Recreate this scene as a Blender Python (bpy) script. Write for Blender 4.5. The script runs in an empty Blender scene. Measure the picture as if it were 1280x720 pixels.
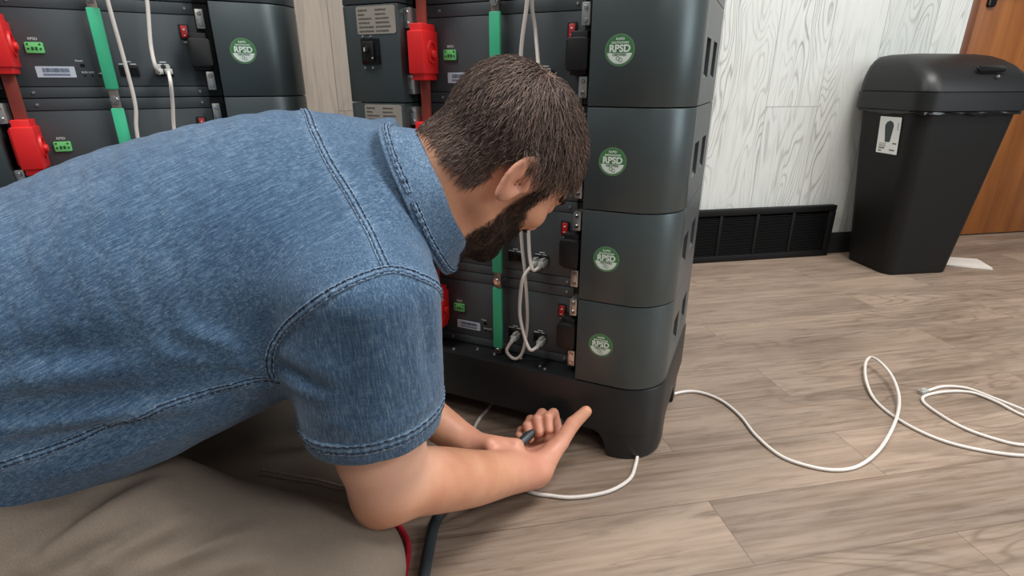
import bpy, bmesh, math, random
import numpy as np
from mathutils import Vector, Matrix, Euler
from mathutils.bvhtree import BVHTree

random.seed(7)
rng = np.random.default_rng(7)
SC = bpy.context.scene
COL = SC.collection

# ---------------------------------------------------------------- camera, world, lights, exposure
CAM_H = 0.65
PITCH = math.atan(260.0 / 680.0)
cam_d = bpy.data.cameras.new('camera')
cam_d.sensor_width = 36.0
cam_d.lens = 680.0 / 1280.0 * 36.0
cam_d.clip_start = 0.02
cam = bpy.data.objects.new('camera', cam_d)
COL.objects.link(cam)
cam.location = (0, 0, CAM_H)
cam.rotation_euler = (math.pi / 2 - PITCH, 0, 0)
SC.camera = cam

w = bpy.data.worlds.new('room_light')
SC.world = w
w.use_nodes = True
w.node_tree.nodes['Background'].inputs[0].default_value = (0.93, 0.97, 1.0, 1)
w.node_tree.nodes['Background'].inputs[1].default_value = 0.175

def area(name, loc, sx, sy, power, col=(1, 0.97, 0.93), target=None):
    d = bpy.data.lights.new(name, 'AREA')
    d.shape = 'RECTANGLE'; d.size = sx; d.size_y = sy; d.energy = power; d.color = col
    o = bpy.data.objects.new(name, d); COL.objects.link(o); o.location = loc
    if target is not None:
        o.rotation_euler = (Vector(target) - Vector(loc)).to_track_quat('-Z', 'Y').to_euler()
    return o
area('assumed_ceiling_light', (1.2, 0.8, 2.6), 1.2, 0.6, 68)  # ceiling lamps are unseen, assumed from light falling from above
area('assumed_ceiling_light', (-1.2, 0.5, 2.6), 1.2, 0.6, 48)
area('assumed_ceiling_light', (0.6, -1.6, 2.6), 1.2, 0.6, 17)
area('assumed_ceiling_light', (2.6, -0.6, 2.6), 1.2, 0.6, 46)
area('assumed_window_light', (3.3, -0.5, 1.35), 1.3, 1.5, 30, (0.86, 0.95, 1.0), (0.2, 0.8, 0.7))  # unseen window, only assumed: area light added for the tower's corner highlight

SC.view_settings.view_transform = 'Standard'
SC.view_settings.look = 'None'
SC.view_settings.gamma = 1.0
SC.view_settings.use_curve_mapping = False
SC.view_settings.exposure = 0.0

# ---------------------------------------------------------------- helpers: colours and materials
def lin(c):
    return tuple(((x / 255.0) / 12.92 if x / 255.0 <= 0.04045 else ((x / 255.0 + 0.055) / 1.055) ** 2.4) for x in c) + (1.0,)

def base_mat(name, rgb, rough=0.5, metal=0.0, spec=0.5, coat=0.0):
    m = bpy.data.materials.new(name)
    m.use_nodes = True
    b = m.node_tree.nodes['Principled BSDF']
    b.inputs['Base Color'].default_value = lin(rgb)
    b.inputs['Roughness'].default_value = rough
    b.inputs['Metallic'].default_value = metal
    b.inputs['Specular IOR Level'].default_value = spec
    b.inputs['Coat Weight'].default_value = coat
    return m

class NT:
    """small wrapper for building node trees"""
    def __init__(s, m):
        s.t = m.node_tree; s.b = s.t.nodes['Principled BSDF']
    def n(s, kind, **kw):
        nd = s.t.nodes.new(kind)
        for k, v in kw.items():
            setattr(nd, k, v)
        return nd
    def put(s, sock, v):
        if hasattr(v, 'is_output') or isinstance(v, bpy.types.NodeSocket):
            s.t.links.new(v, sock)
        else:
            sock.default_value = v
    def coord(s, kind='Object'):
        return s.n('ShaderNodeTexCoord').outputs[kind]
    def mapping(s, vec, loc=(0, 0, 0), rot=(0, 0, 0), scale=(1, 1, 1)):
        nd = s.n('ShaderNodeMapping')
        nd.inputs['Location'].default_value = loc; nd.inputs['Rotation'].default_value = rot; nd.inputs['Scale'].default_value = scale
        s.t.links.new(vec, nd.inputs['Vector'])
        return nd.outputs[0]
    def noise(s, vec, scale=5, detail=4, rough=0.5, dist=0.0, w=None):
        nd = s.n('ShaderNodeTexNoise')
        if w is not None:
            nd.noise_dimensions = '4D'; s.put(nd.inputs['W'], w)
        s.put(nd.inputs['Vector'], vec)
        nd.inputs['Scale'].default_value = scale; nd.inputs['Detail'].default_value = detail
        nd.inputs['Roughness'].default_value = rough; nd.inputs['Distortion'].default_value = dist
        return nd.outputs['Fac']
    def math(s, op, a, b=0.0, c=0.0, clamp=False):
        nd = s.n('ShaderNodeMath', operation=op); nd.use_clamp = clamp
        s.put(nd.inputs[0], a); s.put(nd.inputs[1], b); s.put(nd.inputs[2], c)
        return nd.outputs[0]
    def ramp(s, fac, stops):
        nd = s.n('ShaderNodeValToRGB')
        e = nd.color_ramp.elements
        while len(e) < len(stops):
            e.new(0.5)
        for i, (p, c) in enumerate(stops):
            e[i].position = p; e[i].color = c if len(c) == 4 else lin(c)
        s.put(nd.inputs[0], fac)
        return nd.outputs[0]
    def mix(s, fac, a, b, mode='MIX'):
        nd = s.n('ShaderNodeMix', data_type='RGBA', blend_type=mode)
        s.put(nd.inputs[0], fac); s.put(nd.inputs[6], a); s.put(nd.inputs[7], b)
        return nd.outputs[2]
    def color(s, v):
        s.put(s.b.inputs['Base Color'], v)
    def rough(s, v):
        s.put(s.b.inputs['Roughness'], v)
    def bump(s, h, strength=0.3, dist=0.002):
        nd = s.n('ShaderNodeBump'); nd.inputs['Strength'].default_value = strength; nd.inputs['Distance'].default_value = dist
        s.put(nd.inputs['Height'], h); s.t.links.new(nd.outputs[0], s.b.inputs['Normal'])
    def sep(s, v):
        nd = s.n('ShaderNodeSeparateXYZ'); s.put(nd.inputs[0], v); return nd.outputs
    def comb(s, x, y, z):
        nd = s.n('ShaderNodeCombineXYZ'); s.put(nd.inputs[0], x); s.put(nd.inputs[1], y); s.put(nd.inputs[2], z); return nd.outputs[0]

def grain_mat(name, rgb, rough, amount=0.12, scale=400, metal=0.0, spec=0.5, bump=0.08, coat=0.0):
    """plain moulded / painted surface: slight mottling and fine texture"""
    m = base_mat(name, rgb, rough, metal, spec, coat)
    t = NT(m)
    v = t.coord()
    a = t.noise(v, 9, 3)
    c0 = lin(tuple(max(0, x * (1 - amount)) for x in rgb)); c1 = lin(tuple(min(255, x * (1 + amount)) for x in rgb))
    t.color(t.ramp(a, [(0.3, c0), (0.7, c1)]))
    t.bump(t.noise(v, scale, 2), bump, 0.0006)
    return m

# ---------------------------------------------------------------- helpers: mesh building
def B():
    return bmesh.new()

def box(bm, x0, x1, y0, y1, z0, z1):
    vs = [bm.verts.new((x, y, z)) for x in (x0, x1) for y in (y0, y1) for z in (z0, z1)]
    for f in ((0, 1, 3, 2), (4, 6, 7, 5), (0, 4, 5, 1), (2, 3, 7, 6), (0, 2, 6, 4), (1, 5, 7, 3)):
        bm.faces.new([vs[i] for i in f])
    return vs

def loft(bm, rings, cap0=True, cap1=True, closed=True):
    rv = [[bm.verts.new(p) for p in r] for r in rings]
    n = len(rv[0])
    for a, b in zip(rv[:-1], rv[1:]):
        for i in range(n if closed else n - 1):
            j = (i + 1) % n
            bm.faces.new((a[i], a[j], b[j], b[i]))
    if cap0: bm.faces.new(rv[0][::-1])
    if cap1: bm.faces.new(rv[-1])
    return rv

def prism_z(bm, plan, z0, z1):
    loft(bm, [[(x, y, z0) for x, y in plan], [(x, y, z1) for x, y in plan]])

def prism_y(bm, outline, y0, y1):
    loft(bm, [[(x, y0, z) for x, z in outline], [(x, y1, z) for x, z in outline]])

def cyl(bm, p0, p1, r0, r1=None, n=16):
    r1 = r0 if r1 is None else r1
    p0, p1 = Vector(p0), Vector(p1)
    q = (p1 - p0).to_track_quat('Z', 'Y')
    ring = [(math.cos(2 * math.pi * i / n), math.sin(2 * math.pi * i / n)) for i in range(n)]
    loft(bm, [[p0 + q @ Vector((c * r0, s * r0, 0)) for c, s in ring], [p1 + q @ Vector((c * r1, s * r1, 0)) for c, s in ring]])

def rrect(x0, x1, z0, z1, r, n=5):
    out = []
    for cx, cz, a0 in ((x1 - r, z1 - r, 0), (x0 + r, z1 - r, 90), (x0 + r, z0 + r, 180), (x1 - r, z0 + r, 270)):
        for i in range(n + 1):
            a = math.radians(a0 + 90 * i / n)
            out.append((cx + r * math.cos(a), cz + r * math.sin(a)))
    return out

def disc_outline(cx, cz, r, n=48, rz=None):
    rz = r if rz is None else rz
    return [(cx + r * math.cos(2 * math.pi * i / n), cz + rz * math.sin(2 * math.pi * i / n)) for i in range(n)]

def catmull(pts, sub=10):
    P = [Vector(p) for p in pts]
    P = [P[0] * 2 - P[1]] + P + [P[-1] * 2 - P[-2]]
    out = []
    for i in range(1, len(P) - 2):
        p0, p1, p2, p3 = P[i - 1:i + 3]
        for k in range(sub):
            t = k / sub
            out.append(0.5 * ((2 * p1) + (p2 - p0) * t + (2 * p0 - 5 * p1 + 4 * p2 - p3) * t * t + (3 * p1 - p0 - 3 * p2 + p3) * t ** 3))
    out.append(P[-2].copy())
    return out

def tube(bm, pts, r, n=10, sub=10, flat=None):
    path = catmull(pts, sub) if sub > 1 else [Vector(p) for p in pts]
    rings = []
    up = None
    for i, p in enumerate(path):
        t = (path[min(i + 1, len(path) - 1)] - path[max(i - 1, 0)])
        if t.length < 1e-9: t = Vector((0, 0, 1))
        t.normalize()
        if up is None:
            up = t.orthogonal().normalized()
        up = (up - t * up.dot(t)).normalized()
        s = t.cross(up)
        rings.append([p + up * math.cos(2 * math.pi * k / n) * r + s * math.sin(2 * math.pi * k / n) * r for k in range(n)])
    loft(bm, rings)

def bevel(bm, off, seg=2, ang=35):
    bm.normal_update()
    es = [e for e in bm.edges if len(e.link_faces) == 2 and e.calc_face_angle(0) > math.radians(ang)]
    bmesh.ops.bevel(bm, geom=es, offset=off, segments=seg, affect='EDGES', profile=0.5, clamp_overlap=True)

def obj(name, bm, m, parent=None, smooth=None, bev=0.0, seg=2):
    if bev: bevel(bm, bev, seg)
    bmesh.ops.recalc_face_normals(bm, faces=bm.faces)
    me = bpy.data.meshes.new(name)
    bm.to_mesh(me); bm.free()
    for mm in (m if isinstance(m, (list, tuple)) else [m]): me.materials.append(mm)
    o = bpy.data.objects.new(name, me); COL.objects.link(o)
    if parent is not None: o.parent = parent
    if smooth is not None or bev:
        me.shade_smooth()
        me.set_sharp_from_angle(angle=math.radians(smooth or 40))
    return o

def tag(o, label, cat, group=None):
    o['label'] = label; o['category'] = cat
    if group: o['group'] = group
    return o

def thing(name, label, cat, loc=(0, 0, 0), rz=0.0, group=None):
    o = bpy.data.objects.new(name, None); COL.objects.link(o)
    o.empty_display_size = 0.05
    o.location = loc; o.rotation_euler = (0, 0, rz)
    return tag(o, label, cat, group)

def struct(name, bm, m, **k):
    o = obj(name, bm, m, **k); o['kind'] = 'structure'; return o

def kids(o):
    return [c for c in bpy.data.objects if c.parent is o]

def copy_tree(o, loc=None, rz=None, label=None):
    r = o.copy(); COL.objects.link(r)
    if loc is not None: r.location = loc
    if rz is not None: r.rotation_euler = (0, 0, rz)
    if label: r['label'] = label
    for ch in kids(o):
        c = ch.copy(); COL.objects.link(c); c.parent = r
        for g in kids(ch):
            d = g.copy(); COL.objects.link(d); d.parent = c
    return r

def text_into(bm, s, size, x, y, z, bold=0.0, align='CENTER', depth=0.0002):
    """lettering lying in the XZ plane, facing -y, baseline-centred at x, z"""
    cu = bpy.data.curves.new('lettering', 'FONT')
    cu.body = s; cu.size = size; cu.align_x = align; cu.align_y = 'CENTER'; cu.offset = bold; cu.extrude = depth; cu.resolution_u = 3
    o = bpy.data.objects.new('lettering', cu); COL.objects.link(o)
    dg = bpy.context.evaluated_depsgraph_get()
    me = bpy.data.meshes.new_from_object(o.evaluated_get(dg))
    me.transform(Matrix.Translation((x, y, z)) @ Matrix.Rotation(math.pi / 2, 4, 'X'))
    bm.from_mesh(me)
    bpy.data.objects.remove(o); bpy.data.meshes.remove(me); bpy.data.curves.remove(cu)

# ---------------------------------------------------------------- materials
M = {}
M['cover'] = grain_mat('charcoal_cover_paint', (78, 88, 90), 0.36, 0.04, 900, 0.45, 0.6, 0.04)
M['panel'] = grain_mat('charcoal_panel_paint', (75, 82, 86), 0.5, 0.05, 900, 0.1)
M['casing'] = grain_mat('dark_casing_paint', (22, 24, 26), 0.6)
M['side'] = grain_mat('side_panel_lit_paint', (84, 89, 91), 0.38, 0.04, 700, 0.2)  # paler grey than the cover: the white wall's reflection put into the colour
M['basebox'] = grain_mat('black_base_paint', (29, 31, 33), 0.4, 0.06, 800)
M['black'] = grain_mat('black_plastic', (20, 21, 22), 0.42)
M['blackgloss'] = grain_mat('glossy_black_plastic', (14, 14, 15), 0.2)
M['silver'] = grain_mat('brushed_silver', (205, 205, 200), 0.32, 0.1, 600, 0.9)
M['chrome'] = base_mat('screw_steel', (215, 215, 215), 0.18, 1.0)
M['red'] = grain_mat('red_plastic', (225, 36, 38), 0.4, 0.04)
M['redbar'] = grain_mat('red_sleeved_copper', (140, 58, 46), 0.45, 0.1)
M['green'] = grain_mat('green_sleeve', (66, 188, 142), 0.45, 0.05)
M['copper'] = grain_mat('tinned_copper', (158, 146, 138), 0.35, 0.1, 500, 0.85)
M['portgreen'] = grain_mat('green_terminal', (112, 205, 122), 0.45, 0.05)
M['portdark'] = grain_mat('dark_green_pin', (22, 84, 40), 0.5)
M['plate'] = grain_mat('brushed_nameplate', (178, 172, 162), 0.4, 0.05, 600, 0.3)
M['ink'] = grain_mat('printed_grey_ink', (96, 90, 84), 0.6)
M['labelwhite'] = grain_mat('barcode_paper', (196, 206, 220), 0.5, 0.03)
M['labelink'] = grain_mat('barcode_ink', (98, 112, 130), 0.6)
M['white'] = grain_mat('white_print', (228, 232, 230), 0.5, 0.02)
M['stgreen'] = grain_mat('sticker_green', (66, 124, 74), 0.45, 0.04)
M['stedge'] = grain_mat('sticker_edge_green', (92, 134, 98), 0.45, 0.04)
M['stwhite'] = grain_mat('sticker_white', (222, 236, 228), 0.45, 0.02)
M['stink'] = grain_mat('sticker_ink', (120, 150, 130), 0.5)
M['cable'] = grain_mat('white_cable_jacket', (214, 208, 202), 0.42, 0.04, 300)
M['plug'] = grain_mat('clear_plug', (176, 178, 174), 0.25, 0.1)
M['redswitch'] = grain_mat('red_rocker', (190, 30, 34), 0.35)
M['can'] = grain_mat('black_bin_plastic', (13, 13, 14), 0.55, 0.06, 1100, 0, 0.35, 0.12)
M['lid'] = grain_mat('black_lid_plastic', (18, 19, 21), 0.44, 0.06, 1100, 0, 0.45, 0.1)
M['bag'] = grain_mat('black_bag_film', (20, 20, 21), 0.18)
M['paper'] = grain_mat('white_paper', (205, 198, 190), 0.7, 0.03)
M['hose'] = grain_mat('dark_grey_hose', (44, 54, 58), 0.42)
M['redcable'] = grain_mat('red_jacket', (176, 30, 52), 0.45)
M['grille'] = grain_mat('black_grille_metal', (9, 9, 10), 0.6, 0.1, 400, 0, 0.3)
M['bboard'] = grain_mat('black_vinyl_base', (34, 35, 36), 0.45)

WALL_YAW = math.radians(10.5)
def floor_material():
    m = base_mat('vinyl_plank_floor', (150, 130, 112), 0.42)
    t = NT(m)
    v = t.mapping(t.coord(), rot=(0, 0, -WALL_YAW), loc=(0.13, 0.007, 0))
    br = t.n('ShaderNodeTexBrick'); br.offset = 0.37; br.offset_frequency = 2; br.squash = 1.0
    t.t.links.new(v, br.inputs['Vector'])
    br.inputs['Color1'].default_value = (0, 0, 0, 1); br.inputs['Color2'].default_value = (1, 1, 1, 1); br.inputs['Mortar'].default_value = (0.5, 0.5, 0.5, 1)
    br.inputs['Scale'].default_value = 1.0; br.inputs['Mortar Size'].default_value = 0.0007; br.inputs['Mortar Smooth'].default_value = 0.2
    br.inputs['Brick Width'].default_value = 0.92; br.inputs['Row Height'].default_value = 0.13; br.inputs['Bias'].default_value = 0.0
    tone = t.sep(br.outputs['Color'])[0]
    seed = t.math('MULTIPLY', tone, 37.0)
    # long soft grain along the plank, knots and dark flecks
    broad = t.noise(t.mapping(v, scale=(1.6, 9, 1)), 1.0, 6, 0.62, 0.6, seed)
    fine = t.noise(t.mapping(v, scale=(5, 110, 1)), 1.0, 3, 0.6, 0.2, seed)
    rings = t.noise(t.mapping(v, scale=(1.5, 7.5, 1)), 1.0, 2.5, 0.5, 0.8, seed)
    line = t.math('SINE', t.math('MULTIPLY', rings, 95.0))
    base = t.ramp(tone, [(0.0, (153, 133, 117)), (0.5, (163, 143, 126)), (1.0, (176, 156, 139))])
    c = t.mix(1.0, base, t.ramp(broad, [(0.28, (140, 128, 116)), (0.5, (205, 200, 195)), (0.75, (245, 240, 235))]), 'MULTIPLY')
    c = t.mix(t.math('MULTIPLY', t.math('GREATER_THAN', broad, 0.0), 0.17), c, t.ramp(fine, [(0.3, (88, 74, 64)), (0.6, (200, 188, 176))]), 'MIX')
    mask = t.noise(t.mapping(v, scale=(1.2, 3.2, 1)), 1.0, 3, 0.5, 0, t.math('ADD', seed, 11.0))
    mk = t.ramp(mask, [(0.45, (0, 0, 0)), (0.62, (255, 255, 255))])
    lines = t.math('MULTIPLY', t.math('POWER', t.math('MULTIPLY_ADD', line, 0.5, 0.5), 5.0), t.sep(mk)[0])
    c = t.mix(t.math('MULTIPLY', lines, 0.5), c, lin((92, 76, 64)))
    fl = t.noise(t.mapping(v, scale=(8, 75, 1)), 1.0, 5, 0.7, 0.5, t.math('ADD', seed, 5.0))
    c = t.mix(t.math('MULTIPLY', t.sep(t.ramp(fl, [(0.54, (0, 0, 0)), (0.68, (255, 255, 255))]))[0], 0.5), c, lin((84, 70, 58)))
    c = t.mix(t.math('MULTIPLY', br.outputs['Fac'], 0.75), c, lin((80, 66, 56)))
    t.color(c)
    t.rough(t.math('MULTIPLY_ADD', fine, 0.2, 0.36))
    t.bump(t.math('SUBTRACT', fine, t.math('MULTIPLY', br.outputs['Fac'], 2.0)), 0.15, 0.0008)
    return m

def plank_wall_material(name, light, mid, dark, pitch, lines_amt, freq, x_off=0.0):
    m = base_mat(name, light, 0.6)
    t = NT(m)
    co = t.sep(t.coord())
    v = t.comb(co[2], t.math('ADD', co[0], x_off), 0.0)           # planks run up the wall
    br = t.n('ShaderNodeTexBrick'); br.offset = 0.41
    t.t.links.new(v, br.inputs['Vector'])
    br.inputs['Color1'].default_value = (0, 0, 0, 1); br.inputs['Color2'].default_value = (1, 1, 1, 1); br.inputs['Mortar'].default_value = (0.5, 0.5, 0.5, 1)
    br.inputs['Scale'].default_value = 1.0; br.inputs['Mortar Size'].default_value = 0.0012; br.inputs['Mortar Smooth'].default_value = 0.3
    br.inputs['Brick Width'].default_value = 0.95; br.inputs['Row Height'].default_value = pitch
    tone = t.sep(br.outputs['Color'])[0]
    seed = t.math('MULTIPLY', tone, 23.0)
    g = t.noise(t.mapping(v, scale=(1.5, 8.5, 1)), 1.0, 2.0, 0.45, 0.5, seed)
    line = t.math('POWER', t.math('MULTIPLY_ADD', t.math('SINE', t.math('MULTIPLY', g, freq)), 0.5, 0.5), 5.0)
    mask = t.sep(t.ramp(t.noise(t.mapping(v, scale=(1.4, 5.0, 1)), 1.0, 3, 0.55, 0.2, t.math('ADD', seed, 3.0)), [(0.44, (0, 0, 0)), (0.66, (255, 255, 255))]))[0]
    fine = t.noise(t.mapping(v, scale=(6, 130, 1)), 1.0, 3, 0.6, 0.1, seed)
    c = t.mix(tone, lin(light), lin(mid))
    c = t.mix(t.math('MULTIPLY', t.noise(t.mapping(v, scale=(2, 7, 1)), 1.0, 4, 0.6, 0.3, seed), 0.55), c, lin(mid))
    lm = t.math('MULTIPLY', line, mask)
    c = t.mix(t.math('MULTIPLY', lm, lines_amt), c, lin(dark))
    c = t.mix(t.math('MULTIPLY', t.sep(t.ramp(fine, [(0.5, (0, 0, 0)), (0.75, (255, 255, 255))]))[0], lines_amt * 0.45), c, lin(dark))
    c = t.mix(t.math('MULTIPLY', br.outputs['Fac'], 0.7), c, lin(dark))
    t.color(c)
    t.bump(t.math('SUBTRACT', t.math('MULTIPLY', fine, 0.4), t.math('ADD', lm, t.math('MULTIPLY', br.outputs['Fac'], 2.0))), 0.5, 0.0015)
    return m
M['wallwhite'] = plank_wall_material('whitewashed_planks', (214, 217, 213), (193, 197, 194), (128, 127, 123), 0.205, 0.72, 150.0, 0.03)
M['walltaupe'] = plank_wall_material('taupe_wood_planks', (178, 166, 154), (150, 140, 131), (104, 94, 86), 0.24, 0.8, 60.0, 0.05)

def door_material():
    m = base_mat('varnished_door_wood', (150, 92, 46), 0.34)
    t = NT(m)
    v = t.coord()
    a = t.noise(t.mapping(v, scale=(22, 22, 1.1)), 1.0, 5, 0.6, 0.4)
    b = t.noise(t.mapping(v, scale=(2.2, 2.2, 0.9)), 1.0, 3, 0.5, 0.5)
    c = t.ramp(a, [(0.3, (132, 78, 36)), (0.6, (158, 98, 48)), (0.8, (172, 112, 58))])
    t.color(t.mix(1.0, c, t.ramp(b, [(0.3, (215, 205, 200)), (0.7, (255, 255, 255))]), 'MULTIPLY'))
    return m
M['door'] = door_material()
M['jamb'] = grain_mat('brown_jamb_paint', (108, 66, 44), 0.4, 0.08)

# ---------------------------------------------------------------- structure
bm = B(); box(bm, -7, 6, -4.5, 4.0, -0.04, 0.0)
struct('floor', bm, floor_material())

W0 = Vector((0.93, 2.035, 0)); WX = Vector((math.cos(WALL_YAW), math.sin(WALL_YAW), 0))
def wall_obj(name, x0, x1, z0, z1, y0, y1, m, kind='structure', **k):
    """box along the back wall's own axis: x from W0 along the wall, y into the wall"""
    bm = B(); box(bm, x0, x1, y0, y1, z0, z1)
    o = obj(name, bm, m, **k)
    o.location = W0; o.rotation_euler = (0, 0, WALL_YAW)
    if kind: o['kind'] = kind
    return o
wall_obj('wall_back', -0.55, 0.718, 0, 2.7, 0, 0.12, M['wallwhite'])
wall_obj('wall_left', -7.5, -0.55, 0, 2.7, 0, 0.12, M['walltaupe'])
wall_obj('wall_right', 1.66, 4.6, 0, 2.7, 0, 0.12, M['wallwhite'])
wall_obj('trim_1', 0.718, 0.752, 0, 2.12, 0.0, 0.16, M['jamb'], bev=0.003)      # jamb of the brown door
d = wall_obj('door_1', 0.752, 1.66, 0.006, 2.10, 0.115, 0.16, M['door'], bev=0.002)
bm = B()
prism_y(bm, rrect(0.906, 0.942, 0.908, 1.088, 0.012), 0.105, 0.115)
cyl(bm, (0.924, 0.105, 1.023), (0.924, 0.055, 1.023), 0.011)
box(bm, 0.913, 1.034, 0.052, 0.066, 1.013, 1.033)
o = obj('door_handle', bm, M['blackgloss'], d, bev=0.002)
bm = B(); box(bm, 0.718, 0.8, 0.0, 0.1, 0, 0.0)
bm.free()
b1 = wall_obj('baseboard_back', 0.0, 0.718, 0, 0.085, -0.008, 0.0, M['bboard'], bev=0.002)
b2 = wall_obj('baseboard_left', -7.5, 0.0, 0, 0.085, -0.008, 0.0, M['bboard'], bev=0.002)

# black vent grille along the foot of the back wall
gx0, gx1, gh = -0.34, 0.318, 0.202
g = thing('vent_grille', 'long black slatted vent grille at the foot of the white plank wall', 'grille', W0 + WX * gx0, WALL_YAW)
L = gx1 - gx0
bm = B()
box(bm, 0, L, -0.034, -0.008, gh - 0.022, gh); box(bm, 0, L, -0.034, -0.008, 0.0, 0.024)
box(bm, 0, 0.028, -0.034, -0.008, 0.024, gh - 0.022); box(bm, L - 0.028, L, -0.034, -0.008, 0.024, gh - 0.022)
obj('frame', bm, M['grille'], g, bev=0.003)
bm = B(); box(bm, 0.01, L - 0.01, -0.012, -0.009, 0.01, gh - 0.01)
obj('back_plate', bm, M['black'], g)
nb = 4; pw = (L - 0.056) / nb
for i in range(nb):
    x0 = 0.028 + pw * i
    bm = B()
    for k in range(22):
        z = 0.029 + k * 0.0068
        vs = box(bm, x0 + 0.004, x0 + pw - 0.004, -0.028, -0.014, z, z + 0.0022)
        for q in vs:
            if q.co.y < -0.02: q.co.z -= 0.004
    obj('louvre_panel', bm, M['grille'], g)
    if i:
        bm = B(); box(bm, x0 - 0.006, x0 + 0.006, -0.032, -0.012, 0.022, gh - 0.02)
        obj('divider', bm, M['grille'], g, bev=0.001)

# ---------------------------------------------------------------- battery towers
H = 0.1555
def plan_cover(x0, x1, y1, r):
    """front cover seen from above, rounded at the outer front corner x1"""
    out = [(x0, 0.0)]
    s = 1 if x1 > x0 else -1
    for i in range(11):
        a = math.radians(-90 + 9 * i)
        out.append((x1 - s * r + s * r * math.cos(a), r + r * math.sin(a)))
    out += [(x1, y1), (x1 - s * 0.02, y1), (x0, y1 * 0.55)]
    return out

def screw(bm, x, y, z, r=0.0028):
    cyl(bm, (x, y, z), (x, y - 0.002, z), r, r * 0.75, 12)

def make_module():
    root = thing('battery_module', '', 'battery module', (0, 0, 0), 0, 'stacked battery modules')
    bm = B(); box(bm, -0.558, 0.012, 0.085, 0.33, 0.001, H - 0.001)
    box(bm, -0.425, -0.141, 0.056, 0.085, 0.002, H - 0.002)
    obj('casing', bm, M['casing'], root)
    bm = B(); prism_z(bm, plan_cover(-0.115, 0.035, 0.085, 0.072), 0.0008, H - 0.0008)
    rc = obj('right_cover', bm, M['cover'], root, bev=0.0012)
    bm = B(); prism_z(bm, plan_cover(-0.443, -0.565, 0.085, 0.02), 0.0008, H - 0.0008)
    lc = obj('left_cover', bm, M['cover'], root, bev=0.0012)
    # side panel with two hand slots
    bm = B(); z0, z1 = 0.0008, H - 0.0008
    for a, b in ((0.0865, 0.105), (0.165, 0.215), (0.275, 0.33)): box(bm, 0.014, 0.0345, a, b, z0, z1)
    for a, b in ((0.105, 0.165), (0.215, 0.275)):
        box(bm, 0.014, 0.0345, a, b, z0, 0.042); box(bm, 0.014, 0.0345, a, b, 0.098, z1)
        vs = box(bm, 0.014, 0.0335, a, b, 0.042, 0.062)      # sloping sill of the slot
        for q in vs:
            if q.co.z > 0.05 and q.co.x > 0.02: q.co.x = 0.016
    obj('side_panel', bm, M['side'], root)
    # front panel: main plate with a lip above and below, parted by grooves
    bm = B()
    box(bm, -0.428, -0.139, 0.05, 0.056, 0.0185, H - 0.0205)
    box(bm, -0.428, -0.139, 0.05, 0.056, 0.0008, 0.0172)
    box(bm, -0.428, -0.139, 0.05, 0.056, H - 0.0192, H - 0.0008)
    fp = obj('front_panel', bm, M['panel'], root, bev=0.0006)
    for x, z in ((-0.394, H - 0.010), (-0.394, 0.009), (-0.152, H - 0.010), (-0.152, 0.009)):
        bm = B(); screw(bm, x, 0.05, z, 0.0026)
        obj('panel_screw', bm, M['silver'], fp, smooth=40)
    # green two-pin terminal with its caption
    bm = B(); prism_y(bm, rrect(-0.3875, -0.3635, 0.069, 0.0855, 0.002), 0.0465, 0.05)
    pt = obj('terminal_block', bm, M['portgreen'], root, bev=0.0006)
    bm = B()
    for x in (-0.378, -0.373): box(bm, x - 0.0016, x + 0.0016, 0.046, 0.0475, 0.0735, 0.0785)
    for x in (-0.3835, -0.3675): cyl(bm, (x, 0.047, 0.0755), (x, 0.0459, 0.0755), 0.0016)
    for x in (-0.3835, -0.3675): cyl(bm, (x, 0.047, 0.0825), (x, 0.0459, 0.0825), 0.0014)
    obj('pins', bm, M['portdark'], pt)
    bm = B(); text_into(bm, 'RPSD', 0.0055, -0.3755, 0.0498, 0.0905); obj('terminal_caption', bm, M['white'], fp)
    bm = B(); text_into(bm, 'Reset', 0.0045, -0.322, 0.0498, 0.0585); obj('reset_caption', bm, M['white'], fp)
    bm = B(); text_into(bm, 'RUN ALM', 0.004, -0.3135, 0.0498, 0.0405); obj('light_caption', bm, M['white'], fp)
    for x, wd, x2 in ((-0.2615, 0.012, -0.254), (-0.2465, 0.009, 0), (-0.209, 0.011, -0.2015), (-0.197, 0.007, 0)):
        bm = B(); box(bm, x - wd / 2, x + wd / 2, 0.0496, 0.0502, 0.0535, 0.0548)
        obj('socket_caption', bm, M['white'], fp)
        if x2:
            bm = B(); box(bm, x2 - 0.005, x2 + 0.005, 0.0496, 0.0502, 0.0575, 0.0588)
            obj('socket_caption', bm, M['white'], fp)
    bm = B(); prism_y(bm, [(-0.30, 0.0385), (-0.286, 0.0385), (-0.286, 0.0435)], 0.0496, 0.0502); obj('charge_mark', bm, M['white'], fp)
    bm = B(); box(bm, -0.163, -0.152, 0.0496, 0.0502, 0.0905, 0.0925); obj('switch_caption', bm, M['white'], fp)
    bm = B(); box(bm, -0.3215, -0.3155, 0.0492, 0.0502, 0.049, 0.0535); obj('reset_button', bm, M['blackgloss'], fp)
    for x in (-0.3185, -0.3085, -0.2985, -0.2945, -0.2905, -0.2865):
        bm = B(); cyl(bm, (x, 0.0502, 0.0355), (x, 0.0488, 0.0355), 0.0014, n=10)
        obj('status_light', bm, M['blackgloss'], fp)
    # barcode label
    bm = B(); prism_y(bm, rrect(-0.3825, -0.3305, 0.0325, 0.0495, 0.001), 0.0494, 0.0502)
    bl = obj('barcode_label', bm, M['labelwhite'], root)
    bm = B(); r_ = random.Random(3)
    x = -0.374
    while x < -0.338:
        wd = r_.choice((0.0004, 0.0006, 0.001)); box(bm, x, x + wd, 0.0491, 0.0495, 0.0405, 0.0468); x += wd + r_.choice((0.0003, 0.0005, 0.0007))
    x = -0.374
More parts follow.
